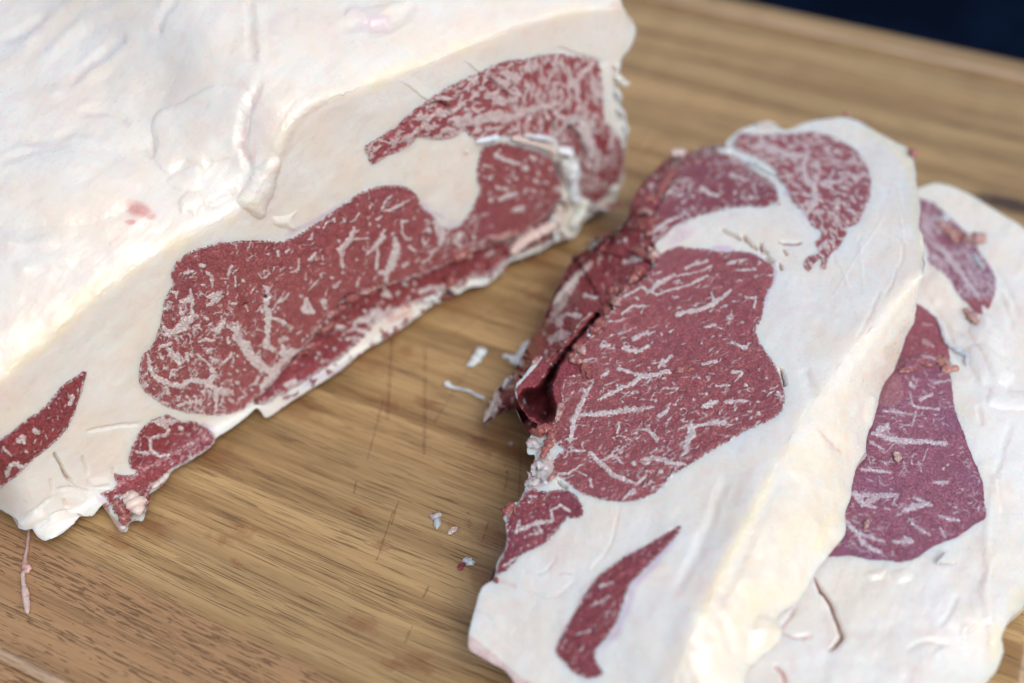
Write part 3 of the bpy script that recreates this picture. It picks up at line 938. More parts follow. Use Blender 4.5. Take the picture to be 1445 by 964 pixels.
V_ROAST_CAP = trs('''R7: 0,740,50 100,740,45 250,690,35 380,630,35 500,620,30 600,590,20; 600,640,15 560,690,20 680,740,22 760,770,18; 620,730,15 780,730,20 880,690,12; 730,420,35 800,340,30 880,250,22 930,200,15;
740,400,20 700,330,14 690,240,12; 620,180,10 570,270,12 500,370,10; 600,260,12 610,400,10 680,430,15 720,520,18; 800,560,25 770,450,15; 950,400,45 940,480,25 980,600,12; 830,850,60 860,760,50 900,880,40 850,950,50;
130,330,45 60,290,25 200,330,20; 210,500,35 120,480,12; 390,520,20 410,440,15 470,560,10; 520,480,14 540,570,8
| R6: 710,590,35 760,610,25 680,610,25; 880,690,45 960,680,30 850,640,25; 1100,640,45 1000,670,30 1200,620,50 1300,630,40; 1010,420,25; 1000,560,20 1060,600,15; 480,790,30 420,810,20 540,760,12; 330,850,15 380,800,10;
700,470,15 780,470,12; 1370,300,40 1290,280,25; 1390,420,20 1350,380,12; 1250,480,25 1200,520,15; 760,760,12; 700,430,6 800,410,5''')
V_ROAST_LOW = trs('''R8: 390,150,14 380,190,12; 185,335,20; 120,370,15 125,400,12; 140,450,10; 50,540,18 40,580,12; 95,390,14; 820,380,10 815,440,10 870,480,10 920,470,8; 820,380,10 900,360,12 920,330,8; 740,450,8 810,460,6;
850,290,14 900,310,18 880,280,20 950,290,12; 980,320,12; 20,430,8 60,470,6; 260,210,6; 60,520,14 100,520,16 130,540,10
| A: 1050,700,14 1060,640,25 1040,560,20; 1090,640,8 1080,720,8; 1150,560,14 1140,620,10; 1110,780,8; 1060,590,10; 1190,600,8''')

def build_roast():
    loops = [L[k] for k in ('eye', 'rib', 'cap', 'side', 'strip', 'low')]
    out = jitter(roast_out, 1.2, .15, 9)
    rid = jitter(ridge, 3.0, .02, 4, False)
    rid_in = rid[inside(rid, out)]
    d = np.min(np.linalg.norm(rid_in[:, None] - out[None], axis=2), axis=1)
    rid_in = rid_in[d > 3]
    px, tri, reg = domain(out, loops, 5.0, 2, [rid_in])
    # which side of the ridge: along the back direction of the picture (up and to the left)
    q = px[:, 0] - px[:, 1]; p = px[:, 0] + px[:, 1]
    rq = rid[:, 0] - rid[:, 1]; rp = rid[:, 0] + rid[:, 1]
    o = np.argsort(rq); rq, rp = rq[o], rp[o]
    zr = roast_face_z(np.stack([(rq + rp) / 2, (rp - rq) / 2], 1))
    qs = np.linspace(rq[0], rq[-1], 300)
    zr_s = np.interp(qs, rq, zr)
    k = np.exp(-np.linspace(-2, 2, 41) ** 2); k /= k.sum()
    zr_s = np.convolve(np.pad(zr_s, 20, mode='edge'), k, 'valid')
    behind = (np.interp(q, rq, rp) - p) / 2           # > 0 on the top surface
    zf = roast_face_z(px)
    w = smooth(0, 90, behind)
    zt = np.interp(q, rq, zr) * (1 - w) + np.interp(q, qs, zr_s) * w
    zt = zt + 0.020 * (1 - np.exp(-np.maximum(behind, 0) / 110)) - 0.00003 * np.maximum(behind - 250, 0)
    z = np.where(behind > 0, zt, zf)
    P = relax(at_z(px, z), tri, smooth(34, 4, np.abs(behind)) * (.35 + .65 * smooth(520, 250, px[:, 0])), 60)
    top = behind > 0
    fl = Field(px)
    n = len(px)
    h = np.zeros(n); marb = np.full(n, -6.0); pink = np.zeros(n); yel = np.zeros(n); lil = np.zeros(n); brown = np.zeros(n)
    N0 = relax(vnormals(P, tri), tri, np.ones(n), 8)
    N0 /= np.maximum(np.linalg.norm(N0, axis=1), 1e-9)[:, None]
    # soften the shoulder crease
    ew = smooth(26, 0, np.abs(behind))
    # ---- fat relief
    x, y = px[:, 0], px[:, 1]
    fb = fbm(x / 95, y / 95, 3, 1)
    ft = fbm((x + y) / 34, (x - y) / 90, 4, 8)
    fs = fbm(x / 16, y / 16, 3, 12)
    h += np.where(top, .0014 * fb + .00035 * ft + .00005 * fs, .0006 * fb + .00025 * ft + .00005 * fs)
    for ln in trs('''Q: 1060,-20 1062,100 1068,200 1072,290; 1110,300 1080,380 1045,450 1022,560 1030,640 1052,715 1020,780; 0,170 120,110 210,60; 0,690 130,640 230,625 310,605; 20,560 180,600 330,560; 590,600 640,640 640,560;
    250,400 420,240 540,150; 640,160 700,40 760,-20; 320,480 460,470 560,520; 860,880 960,840 1000,800 | A: 0,110 90,105 180,120 250,90 330,20; 190,90 260,50 330,20'''):
        fl.crease(h, spline(ln, 4), 12, .0008)
    for ln in trs('''Q: 1085,-20 1092,140 1095,280; 0,655 130,640 310,600 480,632; 60,230 250,60 400,-20; 100,330 330,120 520,20; 180,420 360,330 560,190; 1440,375 1300,440 1215,540 1180,640 1166,720 | B: 0,60 150,70 260,60; 60,200 180,150 330,120'''):
        fl.crease(h, spline(ln, 4), 16, -.0007)
    fl.lobe(h, tr('T', '740,190 800,110 870,0 960,-90 1040,-60 1010,80 990,180 950,240 930,320 890,340 850,310 800,270 745,235'), .0030, 5, 1.5, 1)
    fl.lobe(h, tr('T', '980,320 1060,310 1100,300 1170,265 1130,330 1148,400 1118,415 1060,400 1000,372'), .0016, 3, 1.0, 2)
    fl.lobe(h, tr('T', '340,215 380,170 430,140 500,170 525,215 510,255 475,300 462,330 430,300 360,290'), .0020, 4, 1.2, 3)
    fl.lobe(h, tr('Q', '650,480 645,620 665,700 710,735 750,715 780,690 825,692 860,715 900,690 985,660 1030,590 1055,450 1040,380 940,360 860,380 760,440'), .0016, 3, 1.5, 4)
    fl.lobe(h, tr('Q', '700,760 770,720 840,700 868,760 855,800 800,815 740,800'), .0014, 4, 1.5, 5)
    fl.lobe(h, tr('Q', '-40,690 130,650 310,612 470,640 560,690 600,760 560,860 430,930 200,960 -60,940'), .0022, 16, 2.5, 6)
    fl.lobe(h, tr('A', '20,60 90,90 170,95 250,75 300,30 240,10 120,30 40,20'), .0012, 5, 1.5, 7)
    # facets left by the knife on the face fat
    for ln in trs('''R6: 370,310 470,380 560,450 620,490 730,520 830,600 960,690 1010,800; 920,150 1040,235 1150,320 1290,440 1370,475; 1000,300 1100,390; 970,520 1050,590 1130,660 1220,720 1330,810'''):
        fl.step(h, spline(ln, 3), 18, .00045, 1.2)
    for ln in trs('''R7: 560,62 700,90 800,130 930,165 1060,215; 480,680 540,730 600,770; 560,880 580,800 520,720'''):
        fl.crease(h, spline(ln, 3), 5, .0005)
    for ln in trs('''R8: 295,455 330,520 365,590 408,640'''):
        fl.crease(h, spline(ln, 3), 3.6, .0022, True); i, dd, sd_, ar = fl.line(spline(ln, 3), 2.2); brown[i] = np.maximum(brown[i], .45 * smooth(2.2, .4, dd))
    for ln in trs('''R8: 460,340 600,320 780,300; 450,470 470,530 480,590; 480,600 500,640 610,640; 300,660 400,650 500,680; 275,600 290,680; 95,830 200,760 290,700; 340,700 360,760; 200,870 300,790 400,770; 610,540 625,580'''):
        fl.crease(h, spline(ln, 3), 4, .0007)
    fl.lobe(h, tr('R8', '100,865 95,830 180,775 235,765 260,800 230,840 150,882'), .0022, 4, 1, 8)
    fl.lobe(h, tr('R8', '180,880 260,820 360,790 450,800 380,860 320,905 240,934'), .0020, 5, 1, 9)
    fl.lobe(h, tr('R8', '330,700 380,670 470,690 460,730 370,745'), .0012, 3, 1.5, 10)
    fl.lobe(h, tr('R8', '485,600 600,600 640,650 560,665 490,650'), .0010, 3, 1.2, 11)
    # column of gristle and right rim
    fl.lobe(h, tr('R7', '1010,220 1100,180 1150,260 1150,430 1200,600 1240,740 1280,800 1270,960 1150,950 1100,780 1040,620'), .0012, 5, 1.5, 12)
    # ---- tints
    for ln, wd, v in ((ridge, 17, .75),):
        i, dd, sd_, ar = fl.line(ln, 60)
        yel[i] = np.maximum(yel[i], v * smooth(30, 0, dd) * (0.6 + .8 * fbm(px[i, 0] / 60, px[i, 1] / 60, 2, 5)))
    fl.spot(yel, 60, 480, 130, 24, .7, R(-40)); fl.spot(yel, 560, 100, 100, 14, .7, R(-20)); fl.spot(yel, 120, 420, 90, 20, .8, R(-40))
    fl.spot(pink, 196, 300, 58, 34, .30, R(15)); fl.spot(pink, 196, 296, 30, 17, .7, R(20)); fl.spot(pink, 184, 313, 12, 6, .7); fl.spot(pink, 212, 305, 14, 8, .6)
    fl.stroke(pink, spline(tr('Q', '1130,320 1080,420 1040,500 1022,600 1040,680 1080,640 1060,560'), 4), 12, .32)
    fl.stroke(pink, spline(tr('Q', '1250,20 1260,100 1230,140'), 4), 12, .26)
    fl.spot(lil, 530, 30, 40, 16, .6); fl.spot(lil, 500, 20, 30, 14, .4); fl.stroke(lil, spline(tr('A', '60,80 150,120 220,130'), 4), 10, .5)
    fl.stroke(lil, spline(tr('Q', '0,180 100,150 210,120'), 4), 16, .45); fl.stroke(lil, spline(tr('Q', '300,300 420,260 540,150'), 4), 18, .3); fl.spot(lil, 90, 130, 40, 18, .3)
    fl.stroke(pink, spline(tr('B', '460,80 500,30 520,0'), 4), 10, .3); fl.spot(pink, 872, 8, 22, 14, .4); fl.spot(pink, 888, 30, 10, 20, .3)
    # blood-tinged fat under the eye and along the base
    for ln, wd, v in ((tr('R2', '430,800 700,840 900,800 1050,680'), 8, .25), (tr('R2', '1100,720 1250,640 1440,520'), 10, .3), (tr('R4', '860,300 960,290 1100,200'), 16, .55), (tr('R4', '850,400 960,370'), 10, .4)):
        fl.stroke(pink, spline(ln, 4), wd, v)
    for ln in trs('R2: 560,900 640,920 700,950 | R4: 130,900 300,800 440,740 600,650; 440,780 520,740 590,680 | R3: 1150,130 1200,220 1330,270 1390,300 | R3: 0,450 240,330 480,190 620,110'):
        fl.stroke(lil, spline(ln, 4), 8, .7)
    fl.spot(lil, 597, 291, 16, 9, .6); fl.spot(lil, 630, 300, 20, 16, .3); fl.spot(pink, 648, 270, 18, 40, .28); fl.spot(lil, 640, 318, 16, 16, .5)
    i = np.where(inside(px, spline(tr('R8', '520,700 560,680 660,690 700,720 690,760 560,740'), 4, True)))[0]; lil[i] = .6
    # ---- muscles
    ismeat = np.zeros(n, bool)
    edge = np.full(n, 60.0)
    for k, lp in enumerate(loops):
        m = inside(px, lp)
        ismeat |= m
        fl.edge(edge, lp)
    pink = np.maximum(pink, np.where(ismeat, 0, .30 * np.exp(-edge / 2.6)))
    lil = np.maximum(lil, np.where(ismeat, 0, .22 * np.exp(-edge / 7)))
    me_ = np.where(ismeat)[0]
    h[me_] *= .35
    fib = fbm(x / 5.5, y / 9, 3, 21)
    wr = fbm((x * .8 + y * .6) / 22, (x * .6 - y * .8) / 9, 3, 30)
    h[me_] += .00022 * fib[me_] + .00030 * wr[me_]
    h += np.where(ismeat, .0003 * (1 - np.exp(-edge / 6)), 0)
    for v in V_ROAST_EYE + V_ROAST_LOW:
        fl.vein(marb, v)
    eye = L['eye']
    flecks(fl, marb, eye, 520, (5, 13), (.6, 1.6), R(-55), .4, 1, .3, lambda c: c[:, 0] < 660)
    flecks(fl, marb, eye, 1300, (4, 15), (.7, 2.2), R(-70), 1.0, 2, .7, lambda c: (c[:, 0] < 400) & (c[:, 1] > 400))
    flecks(fl, marb, eye, 520, (4, 13), (.7, 2.0), R(-10), .6, 3, .4, lambda c: c[:, 0] > 640)
    flecks(fl, marb, eye, 1500, (5, 22), (.6, 1.9), R(-38), .3, 8, .3, lambda c: (c[:, 0] > 590) & (c[:, 0] < 720) & (c[:, 1] > 295))
    flecks(fl, marb, L['rib'], 300, (4, 16), (.7, 2.2), R(-35), .4, 4, .2)
    flecks(fl, marb, L['side'], 220, (4, 22), (.6, 1.8), R(-80), .3, 5, .2)
    flecks(fl, marb, L['strip'], 70, (4, 10), (.6, 1.6), R(-75), .4, 6, .2)
    flecks(fl, marb, L['low'], 120, (4, 14), (.6, 1.4), R(-30), .5, 7, .2)
    c_i = np.where(inside(px, L['cap']))[0]
    cx, cy = x[c_i], y[c_i]
    wx = 6 * fbm(cx / 14, cy / 14, 2, 41); wy = 6 * fbm(cx / 14, cy / 14, 2, 47)
    left = smooth(760, 700, cx)
    n1 = fbm((cx * .85 - cy * .5 + wx) / 17, (cx * .5 + cy * .85 + wy) / 7.5, 4, 50, .6)
    n2 = fbm((cx + wx) / 6.5, (cy + wy) / 18, 4, 55, .6)
    marb[c_i] = np.maximum(marb[c_i], ((n1 * left + n2 * (1 - left)) - .03) * 9)
    for v in V_ROAST_CAP:
        fl.vein(marb, v)
    marb = np.where(ismeat, np.maximum(marb, .9 - edge * .55 + 2.2 * fbm(x / 5, y / 5, 3, 250)), marb)
    h += .00018 * smooth(-.5, 1.2, marb) * ismeat
    # dark clefts and blood
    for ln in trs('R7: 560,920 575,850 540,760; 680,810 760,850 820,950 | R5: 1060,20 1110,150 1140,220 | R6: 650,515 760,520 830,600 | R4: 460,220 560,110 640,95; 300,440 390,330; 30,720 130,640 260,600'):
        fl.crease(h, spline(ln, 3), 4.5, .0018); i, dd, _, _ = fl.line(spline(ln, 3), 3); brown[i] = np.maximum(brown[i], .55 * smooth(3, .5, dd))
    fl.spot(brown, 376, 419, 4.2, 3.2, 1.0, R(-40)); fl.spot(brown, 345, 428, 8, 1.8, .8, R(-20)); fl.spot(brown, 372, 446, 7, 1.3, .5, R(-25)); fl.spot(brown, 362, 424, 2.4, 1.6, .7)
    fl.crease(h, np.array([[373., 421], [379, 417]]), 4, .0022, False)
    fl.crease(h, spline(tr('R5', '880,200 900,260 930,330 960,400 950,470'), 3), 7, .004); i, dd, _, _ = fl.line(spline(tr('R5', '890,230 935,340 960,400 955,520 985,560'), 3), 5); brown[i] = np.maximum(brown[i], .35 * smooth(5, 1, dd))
    fl.lobe(h, L['eye'][L['eye'][:, 0] > 0] * 0 + L['eye'], .0, 4)
    # the band under the eye falls back a little and is ragged
    rb = inside(px, L['rib'])
    h[rb] += -.0020 + .0011 * fbm(x[rb] / 9, y[rb] / 9, 3, 70)
    P = P + N0 * h[:, None]
    P[:, 2] = np.maximum(P[:, 2], .0008)
    for _ in range(2):                                   # relax the shoulder a touch
        pass
    N = vnormals(P, tri)
    cen = px[tri].mean(1)
    rcen = behind[tri].mean(1)
    rind = smooth(-6, 26, behind) * .55
    root = empty('rib_roast', (float(P[:, 0].mean()), float(P[:, 1].mean()), 0.0),
                 'large uncut rib roast with thick white fat cap and a marbled red cut face', 'beef roast')
    attrs = {'marb': marb, 'pink': pink, 'yel': yel, 'lilac': lil, 'brown': brown, 'rind': rind * 0}
    split_parts(px, tri, reg, P, N, attrs, {0: ('fat_cap', M_FAT, None), 1: ('eye_muscle', M_MEAT, None), 2: ('rib_muscle', M_MEAT_WET, 'dark ragged band of meat along the base'),
        3: ('cap_muscle', M_MEAT_CAP, 'heavily marbled meat under the fat cap'), 4: ('side_muscle', M_MEAT_WET, None), 5: ('meat_strip', M_MEAT_WET, 'narrow red strip inside the fat'), 6: ('lower_muscle', M_MEAT_WET, None)}, root)
    loop = boundary_loop(tri)
    lx = px[loop]
    back = np.array([-0.632, 0.775, 0]) * .16
    def drop(A):
        l2 = px[loop[::2]]
        off = (l2[:, 1] < -20) | (l2[:, 0] < -40)
        Bt = A + back * np.where(l2[:, 0] > 700, .8, 1)[:, None]
        Bt[:, 2] = np.where(A[:, 2] > .02, A[:, 2] * .8, A[:, 2] + .002)
        Bt[off] = A[off] + back * .25; Bt[off, 2] = .002
        return Bt
    skirt('underside', loop, P, drop, M_FAT_PINK, root, {'marb': 3.0, 'pink': .3, 'yel': 0, 'lilac': 0, 'brown': 0}, 8)
    # ---- torn pieces, gristle and membranes standing on the face
    fz = lambda a: roast_face_z(a)
    def piece(name, crop, txt, mat, thick=.55, marb=-3., seed=0, rough=.25, lift=.0004):
        lump(name, tr(crop, txt), mat, lambda a: roast_face_z(a) + .0009, thick, lift, root, marb, rough, seed)
    for k, (c, t) in enumerate([('R4', '545,190,20 560,150,32 600,135,34 650,115,20'), ('R4', '470,260,22 500,215,26 540,195,20'), ('R4', '370,300,26 420,265,34 470,250,20'), ('R4', '320,440,22 370,390,30 430,335,22'),
                                ('R4', '180,560,18 240,545,22 280,560,14'), ('R4', '650,100,18 720,70,26 790,45,20'), ('R4', '120,610,14 200,590,16 260,585,10'), ('R5', '110,960,40 180,910,45 240,890,30'),
                                ('R5', '380,800,22 480,780,26 600,750,22'), ('R4', '1380,60,30 1420,0,35 1440,-60,30')]):
        piece('torn_shred', c, t, M_SHRED, .6, -2.0 + (k % 3), k, .35)
    for k, (c, t) in enumerate([('R4', '335,395,14 360,395,16'), ('R4', '540,150,14 570,165,16'), ('R4', '355,550,12 375,545,12'), ('R4', '735,50,14 760,55,14'), ('R5', '200,930,22 250,920,22'), ('R4', '1340,30,20 1370,50,26')]):
        piece('fat_crumb', c, t, M_FAT_PINK, .7, 3., k + 30)
    piece('gristle', 'R5', '275,72,16 340,58,24 400,45,24 458,32,22', M_GRISTLE, .45, 4, 1, .2, .0008)
    piece('gristle', 'R5', '640,18,14 720,30,18 800,40,20 880,70,16', M_GRISTLE, .4, 4, 2, .2, .0008)
    piece('gristle', 'R5', '895,150,30 950,155,42 1010,175,40', M_GRISTLE, .6, 4, 3, .4, .001)
    piece('gristle', 'R5', '940,210,38 960,270,45 950,330,30', M_FAT, .6, 4, 4, .2, .001)
    piece('gristle', 'R5', '1030,235,26 1020,280,36 1000,340,34 1010,400,30 1010,470,36 1050,540,40', M_GRISTLE, .6, 4, 5, .45, .001)
    piece('gristle', 'R5', '1100,500,36 1080,580,42 1040,650,38 990,720,34', M_FAT_COOL, .6, 4, 6, .45, .001)
    piece('membrane', 'R5', '545,45,20 620,60,26 700,85,24 780,105,26 850,140,28 865,195,22', M_FAT_PINK, .5, 4, 7, .2, .001)
    piece('fat_fringe', 'R5', '860,640,26 870,720,20 880,780,18 875,840,12', M_FAT, .6, 4, 8, .3, .0015)
    piece('fat_fringe', 'R5', '900,690,26 945,760,22 990,800,14', M_FAT, .6, 4, 9, .3, .0015)
    piece('fat_fringe', 'R5', '910,540,26 900,600,40 870,680,44 780,740,44 680,790,42 600,850,40 540,920,34', M_FAT_PINK, .5, 4, 10, .3, .0006)
    piece('thin_flap', 'R5', '1120,590,16 1200,580,20 1300,565,20 1395,560,14', M_SHRED, .3, -2, 11, .25, .002)
    piece('thin_flap', 'R5', '1130,600,14 1210,595,18 1285,610,12', M_FAT_PINK, .4, 4, 12, .25, .003)
    piece('fat_fringe', 'R7', '1150,350,30 1210,400,34 1250,430,34 1300,412,12', M_FAT, .7, 4, 13, .25, .001)
    for k, t in enumerate(('1150,470,26 1190,520,28 1215,580,16', '1180,640,26 1220,700,30 1260,740,24', '1140,230,24 1180,250,22 1200,265,12', '1240,800,24 1265,860,26 1250,930,20')):
        piece('fat_fringe', 'R7', t, M_FAT, .6, 4, 14 + k, .4, .0004)
    piece('fat_fringe', 'R5', '1290,450,30 1320,420,26 1355,400,14', M_FAT, .6, 4, 20, .3, .0008)
    piece('pink_lump', 'R8', '690,725,24 735,745,40 760,790,36 770,820,16', M_FAT_PINK, .8, 3, 21, .35, .002)
    piece('red_lump', 'R8', '635,745,22 665,780,32 685,830,28 680,870,16', M_SHRED, .7, -1, 22, .4, .0015)
    piece('red_lump', 'R8', '780,680,22 800,720,18 795,770,14', M_MEAT_WET, .7, -1, 23, .4, .001)
    piece('fat_crumb', 'R8', '650,870,14 690,875,14', M_FAT_PINK, .6, 4, 24)
    piece('fat_crumb', 'R8', '655,720,16 690,715,16', M_FAT, .7, 4, 25)
    piece('fat_fringe', 'R8', '830,660,12 880,620,14 925,575,12', M_FAT_PINK, .6, 3, 26, .3, .0006)
    piece('fat_crumb', 'R1', '1285,780,16 1315,800,18 1325,850,16', M_SHRED_PALE, .5, 0, 27)
    piece('fat_crumb', 'R6', '940,930,16 980,945,22', M_FAT, .5, 4, 28)
    piece('fat_fringe', 'R4', '1190,190,14 1260,150,24 1300,175,20 1315,195,8', M_FAT, .6, 4, 29, .35, .0015)
    piece('fat_fringe', 'R4', '1040,290,12 1090,300,14 1130,285,10', M_FAT_PINK, .6, 3, 31, .35, .0005)
    frays(root, RIBTOP[4:-2], lambda a: roast_face_z(a) + .0006, ((M_SHRED, -2), (M_SHRED, 0), (M_FAT_PINK, 3), (M_MEAT_WET, -2)), 46, 400)
    frays(root, spline(np.array([(640., 408), (700, 385), (780, 340), (825, 318)]), 4), lambda a: roast_face_z(a) + .0004, ((M_FAT, 4), (M_FAT_PINK, 3), (M_SHRED, -1)), 22, 460, 6, (5, 12), (.8, 1.8), R(75))
    frays(root, spline(np.array([(150., 712), (185, 690), (215, 690), (235, 672)]), 4), lambda a: roast_face_z(a) + .0005, ((M_SHRED, -2), (M_FAT_PINK, 3)), 12, 480)
    frays(root, spline(np.array([(378., 574), (430, 546), (480, 514), (560, 466), (640, 414), (720, 372)]), 4), lambda a: roast_face_z(a) + .0004, ((M_MEAT_WET, -2), (M_SHRED, -1), (M_FAT_PINK, 3), (M_MEAT_PUR, -2)), 34, 700, 6, (6, 16), (1.2, 2.8), R(-20))
    piece('torn_shred', 'A', '640,330,3 690,370,4 735,410,3', M_SHRED_PALE, .4, 1, 32)
    return px, z

build_roast()

# ================================================================== STEAKS
Z1_0, Z1_A, Z1_B = 0.0290, 0.175, 0.0
def steak1_face_z(px):
    z = plane_z(px, Z1_0, Z1_A, Z1_B)
    x, y = px[:, 0], px[:, 1]
    droop = smooth(0, 260, (y - 720) * .75 - (x - 760) * .45)            # the lower left corner thins out
    z = z - (z - .011) * droop * .85
    z = z - .006 * smooth(330, 170, y)
    return np.maximum(z, .008)
def steak2_z(px):
    x, y = px[:, 0], px[:, 1]
    z = .0245 + .0025 * np.sin(x / 90) * np.cos(y / 120) - .004 * smooth(1380, 1500, x)
    return z - .008 * smooth(850, 960, y) * smooth(1300, 1420, x)

seam = spline(cat(tr('D', '175,612'), tr('K', '1440,210 1330,240 1240,275 1165,380 1120,460 1080,560 1040,640 1010,745 1040,860 1080,905'), tr('S1', '620,130 600,200 540,262 480,322 400,395 330,520 270,600 220,650 110,740')), 3)
s1_left = tr('S1', '110,740 105,700 60,735')   # where the cleft opens
S = {}
S['flap'] = spline(cat(tr('D', '175,612 90,618 0,650'), tr('K', '1200,190 1100,270 1020,350 960,430 920,500 900,600 860,660 640,775 500,900'), tr('C', '1180,0 1100,50 1050,55 1010,95 970,150 920,245 880,330 850,405 800,480 760,560 720,625 660,690 620,760 608,830 660,795 740,765'),
                       tr('J', '330,378 370,470 420,545 480,480 430,455 395,400 350,330 322,270 328,205 360,165 420,90 500,10'),
                       tr('C', '880,560 960,480 1000,430 1050,375 1075,355'), tr('S1', '250,485 330,500 400,395 480,322 540,262 600,200 622,135'), tr('K', '1080,905 1040,860 1010,745 1040,640 1080,560 1120,460 1165,380 1240,275 1330,240 1440,210')), 2.2, True)
S['cavity'] = spline(np.array([(842., 440), (818, 466), (796, 490), (775, 516), (756, 543), (739, 548), (730, 560), (738, 580), (752, 592), (768, 600), (782, 594), (787, 574), (782, 548), (792, 520), (808, 496), (828, 470), (848, 446)]), 2.2, True)
s1_out = spline(cat(
    tr('D', '690,497 740,510 785,532 830,560 900,600 960,632 985,700 996,800 1008,870 1003,963'),
    tr('E', '1020,30 1037,150 1032,230 1003,310 982,390 942,480 900,590 852,660 828,740 803,820 782,940'),
    tr('H', '782,0 735,65 715,180 692,230 690,330 640,400 560,510 490,620 410,690 424,760 350,850 290,890 270,964'),
    np.array([(1040., 990), (1000, 1040), (900, 1060), (800, 1030), (740, 985)]),
    tr('I', '700,915 640,880 580,845 545,820 545,760 570,650 600,560 650,520 660,460 700,380 700,290 690,262 740,210 775,160 800,80 822,0'),
    tr('J', '410,680 404,620 430,550 480,480 430,545 370,470 330,378'),
    tr('C', '740,765 660,795 608,830 620,760 660,690 720,625 760,560 800,480 850,405 880,330 920,245 970,150 1010,95 1050,55 1100,50 1180,0'),
    tr('K', '500,900 640,775 860,660 900,600 920,500 960,430 1020,350 1100,270 1200,190 1290,150'),
    tr('D', '-40,632 0,648 90,618 170,612 200,585 230,560 280,535 330,520 390,528 440,548 500,525 560,508 630,500')), 3.0, True)

S['cavity'] = jitter(S['cavity'], 2.5, .06, 67)
ridge1 = spline(cat(np.array([(1299., 300), (1303, 345)]), tr('E', '1030,180 985,225 930,285 850,375 760,470 680,560 610,650 545,740 480,850 425,960'), tr('H', '390,60 340,180 280,300 215,420 150,540 90,660 40,780 0,900 -20,980'), np.array([(940., 1060)])), 3)
s1_sil = spline(cat(np.array([(1299., 300), (1303, 345)]), tr('E', '1037,150 1032,230 1003,310 982,390 942,480 900,590 852,660 828,740 803,820 782,940'), tr('H', '735,65 715,180 692,230 690,330 640,400 560,510 490,620 410,690 424,760 350,850 290,890 270,964'), np.array([(1040., 990), (1000, 1060)])), 4)
S['side'] = np.concatenate([jitter(ridge1, 5, .02, 60, False), np.array([(1000., 1090), (1080, 1090), (1140, 960)]), spline(np.array([(1140., 960), (1240, 700), (1330, 480), (1330, 330), (1310, 290)]), 8)])

S['eye'] = jitter(spline(cat(tr('S1', '640,145 700,105 790,78 870,92 960,98 1040,115 1130,105 1220,115 1290,150 1345,185 1368,230 1360,300 1320,370 1305,440 1290,530 1258,580 1270,650 1310,720 1360,790 1400,870 1420,920'),
     tr('S2', '1430,150 1435,200 1410,270 1340,320 1270,355 1200,380 1130,425 1060,460 980,510 900,560 830,605 770,640 715,680 690,720 620,775 540,810 440,825 340,820 240,795 160,765 110,720 40,670 5,640 10,560 70,500 20,470 5,400 20,300 60,240 55,150 80,60'),
     tr('S1', '215,850 180,790 120,750 220,655 270,605 330,525 405,400 480,325 545,265 605,205')), 2.2, True), 1.5, .10, 61)
S['cap'] = jitter(spline(tr('S3', '500,140 520,118 640,128 750,120 860,118 960,112 1040,130 1120,165 1200,210 1250,270 1285,360 1295,430 1285,500 1262,560 1240,610 1215,650 1160,680 1145,720 1110,790 1060,830 1035,880 1025,920 1000,915 1005,860 950,900 930,935 895,905 920,850 985,825 960,760 990,745 1000,700 950,670 915,620 890,585 830,520 800,450 735,370 700,310 640,270 560,240 505,215 470,190'), 2.2, True), 2.2, .12, 62)
S['second'] = jitter(spline(cat(tr('S3', '440,205 400,190 330,205 250,205 200,245 150,285 120,330 90,400 55,450 30,540 15,640 0,700 10,760 60,740 110,690 150,660 230,630 280,600 350,590 430,570 500,555 580,550 640,562 700,540 745,515 735,440 700,390 620,350 560,300 490,250')), 2.2, True), 1.8, .12, 63)
S['low'] = jitter(spline(tr('I', '800,140 840,150 880,155 960,150 1005,185 1028,235 1020,262 960,270 900,340 860,375 815,402 770,420 740,450 700,490 660,508 668,460 702,380 702,290 720,240 760,190'), 2.2, True), 1.3, .12, 64)
S['strip'] = jitter(spline(tr('I', '1440,300 1418,345 1330,440 1270,500 1225,545 1200,620 1150,740 1080,830 1085,880 1110,925 1060,945 1000,930 950,880 912,830 960,720 1000,650 1040,580 1080,525 1130,480 1200,430 1280,390 1370,335'), 2.2, True), 1.5, .10, 65)

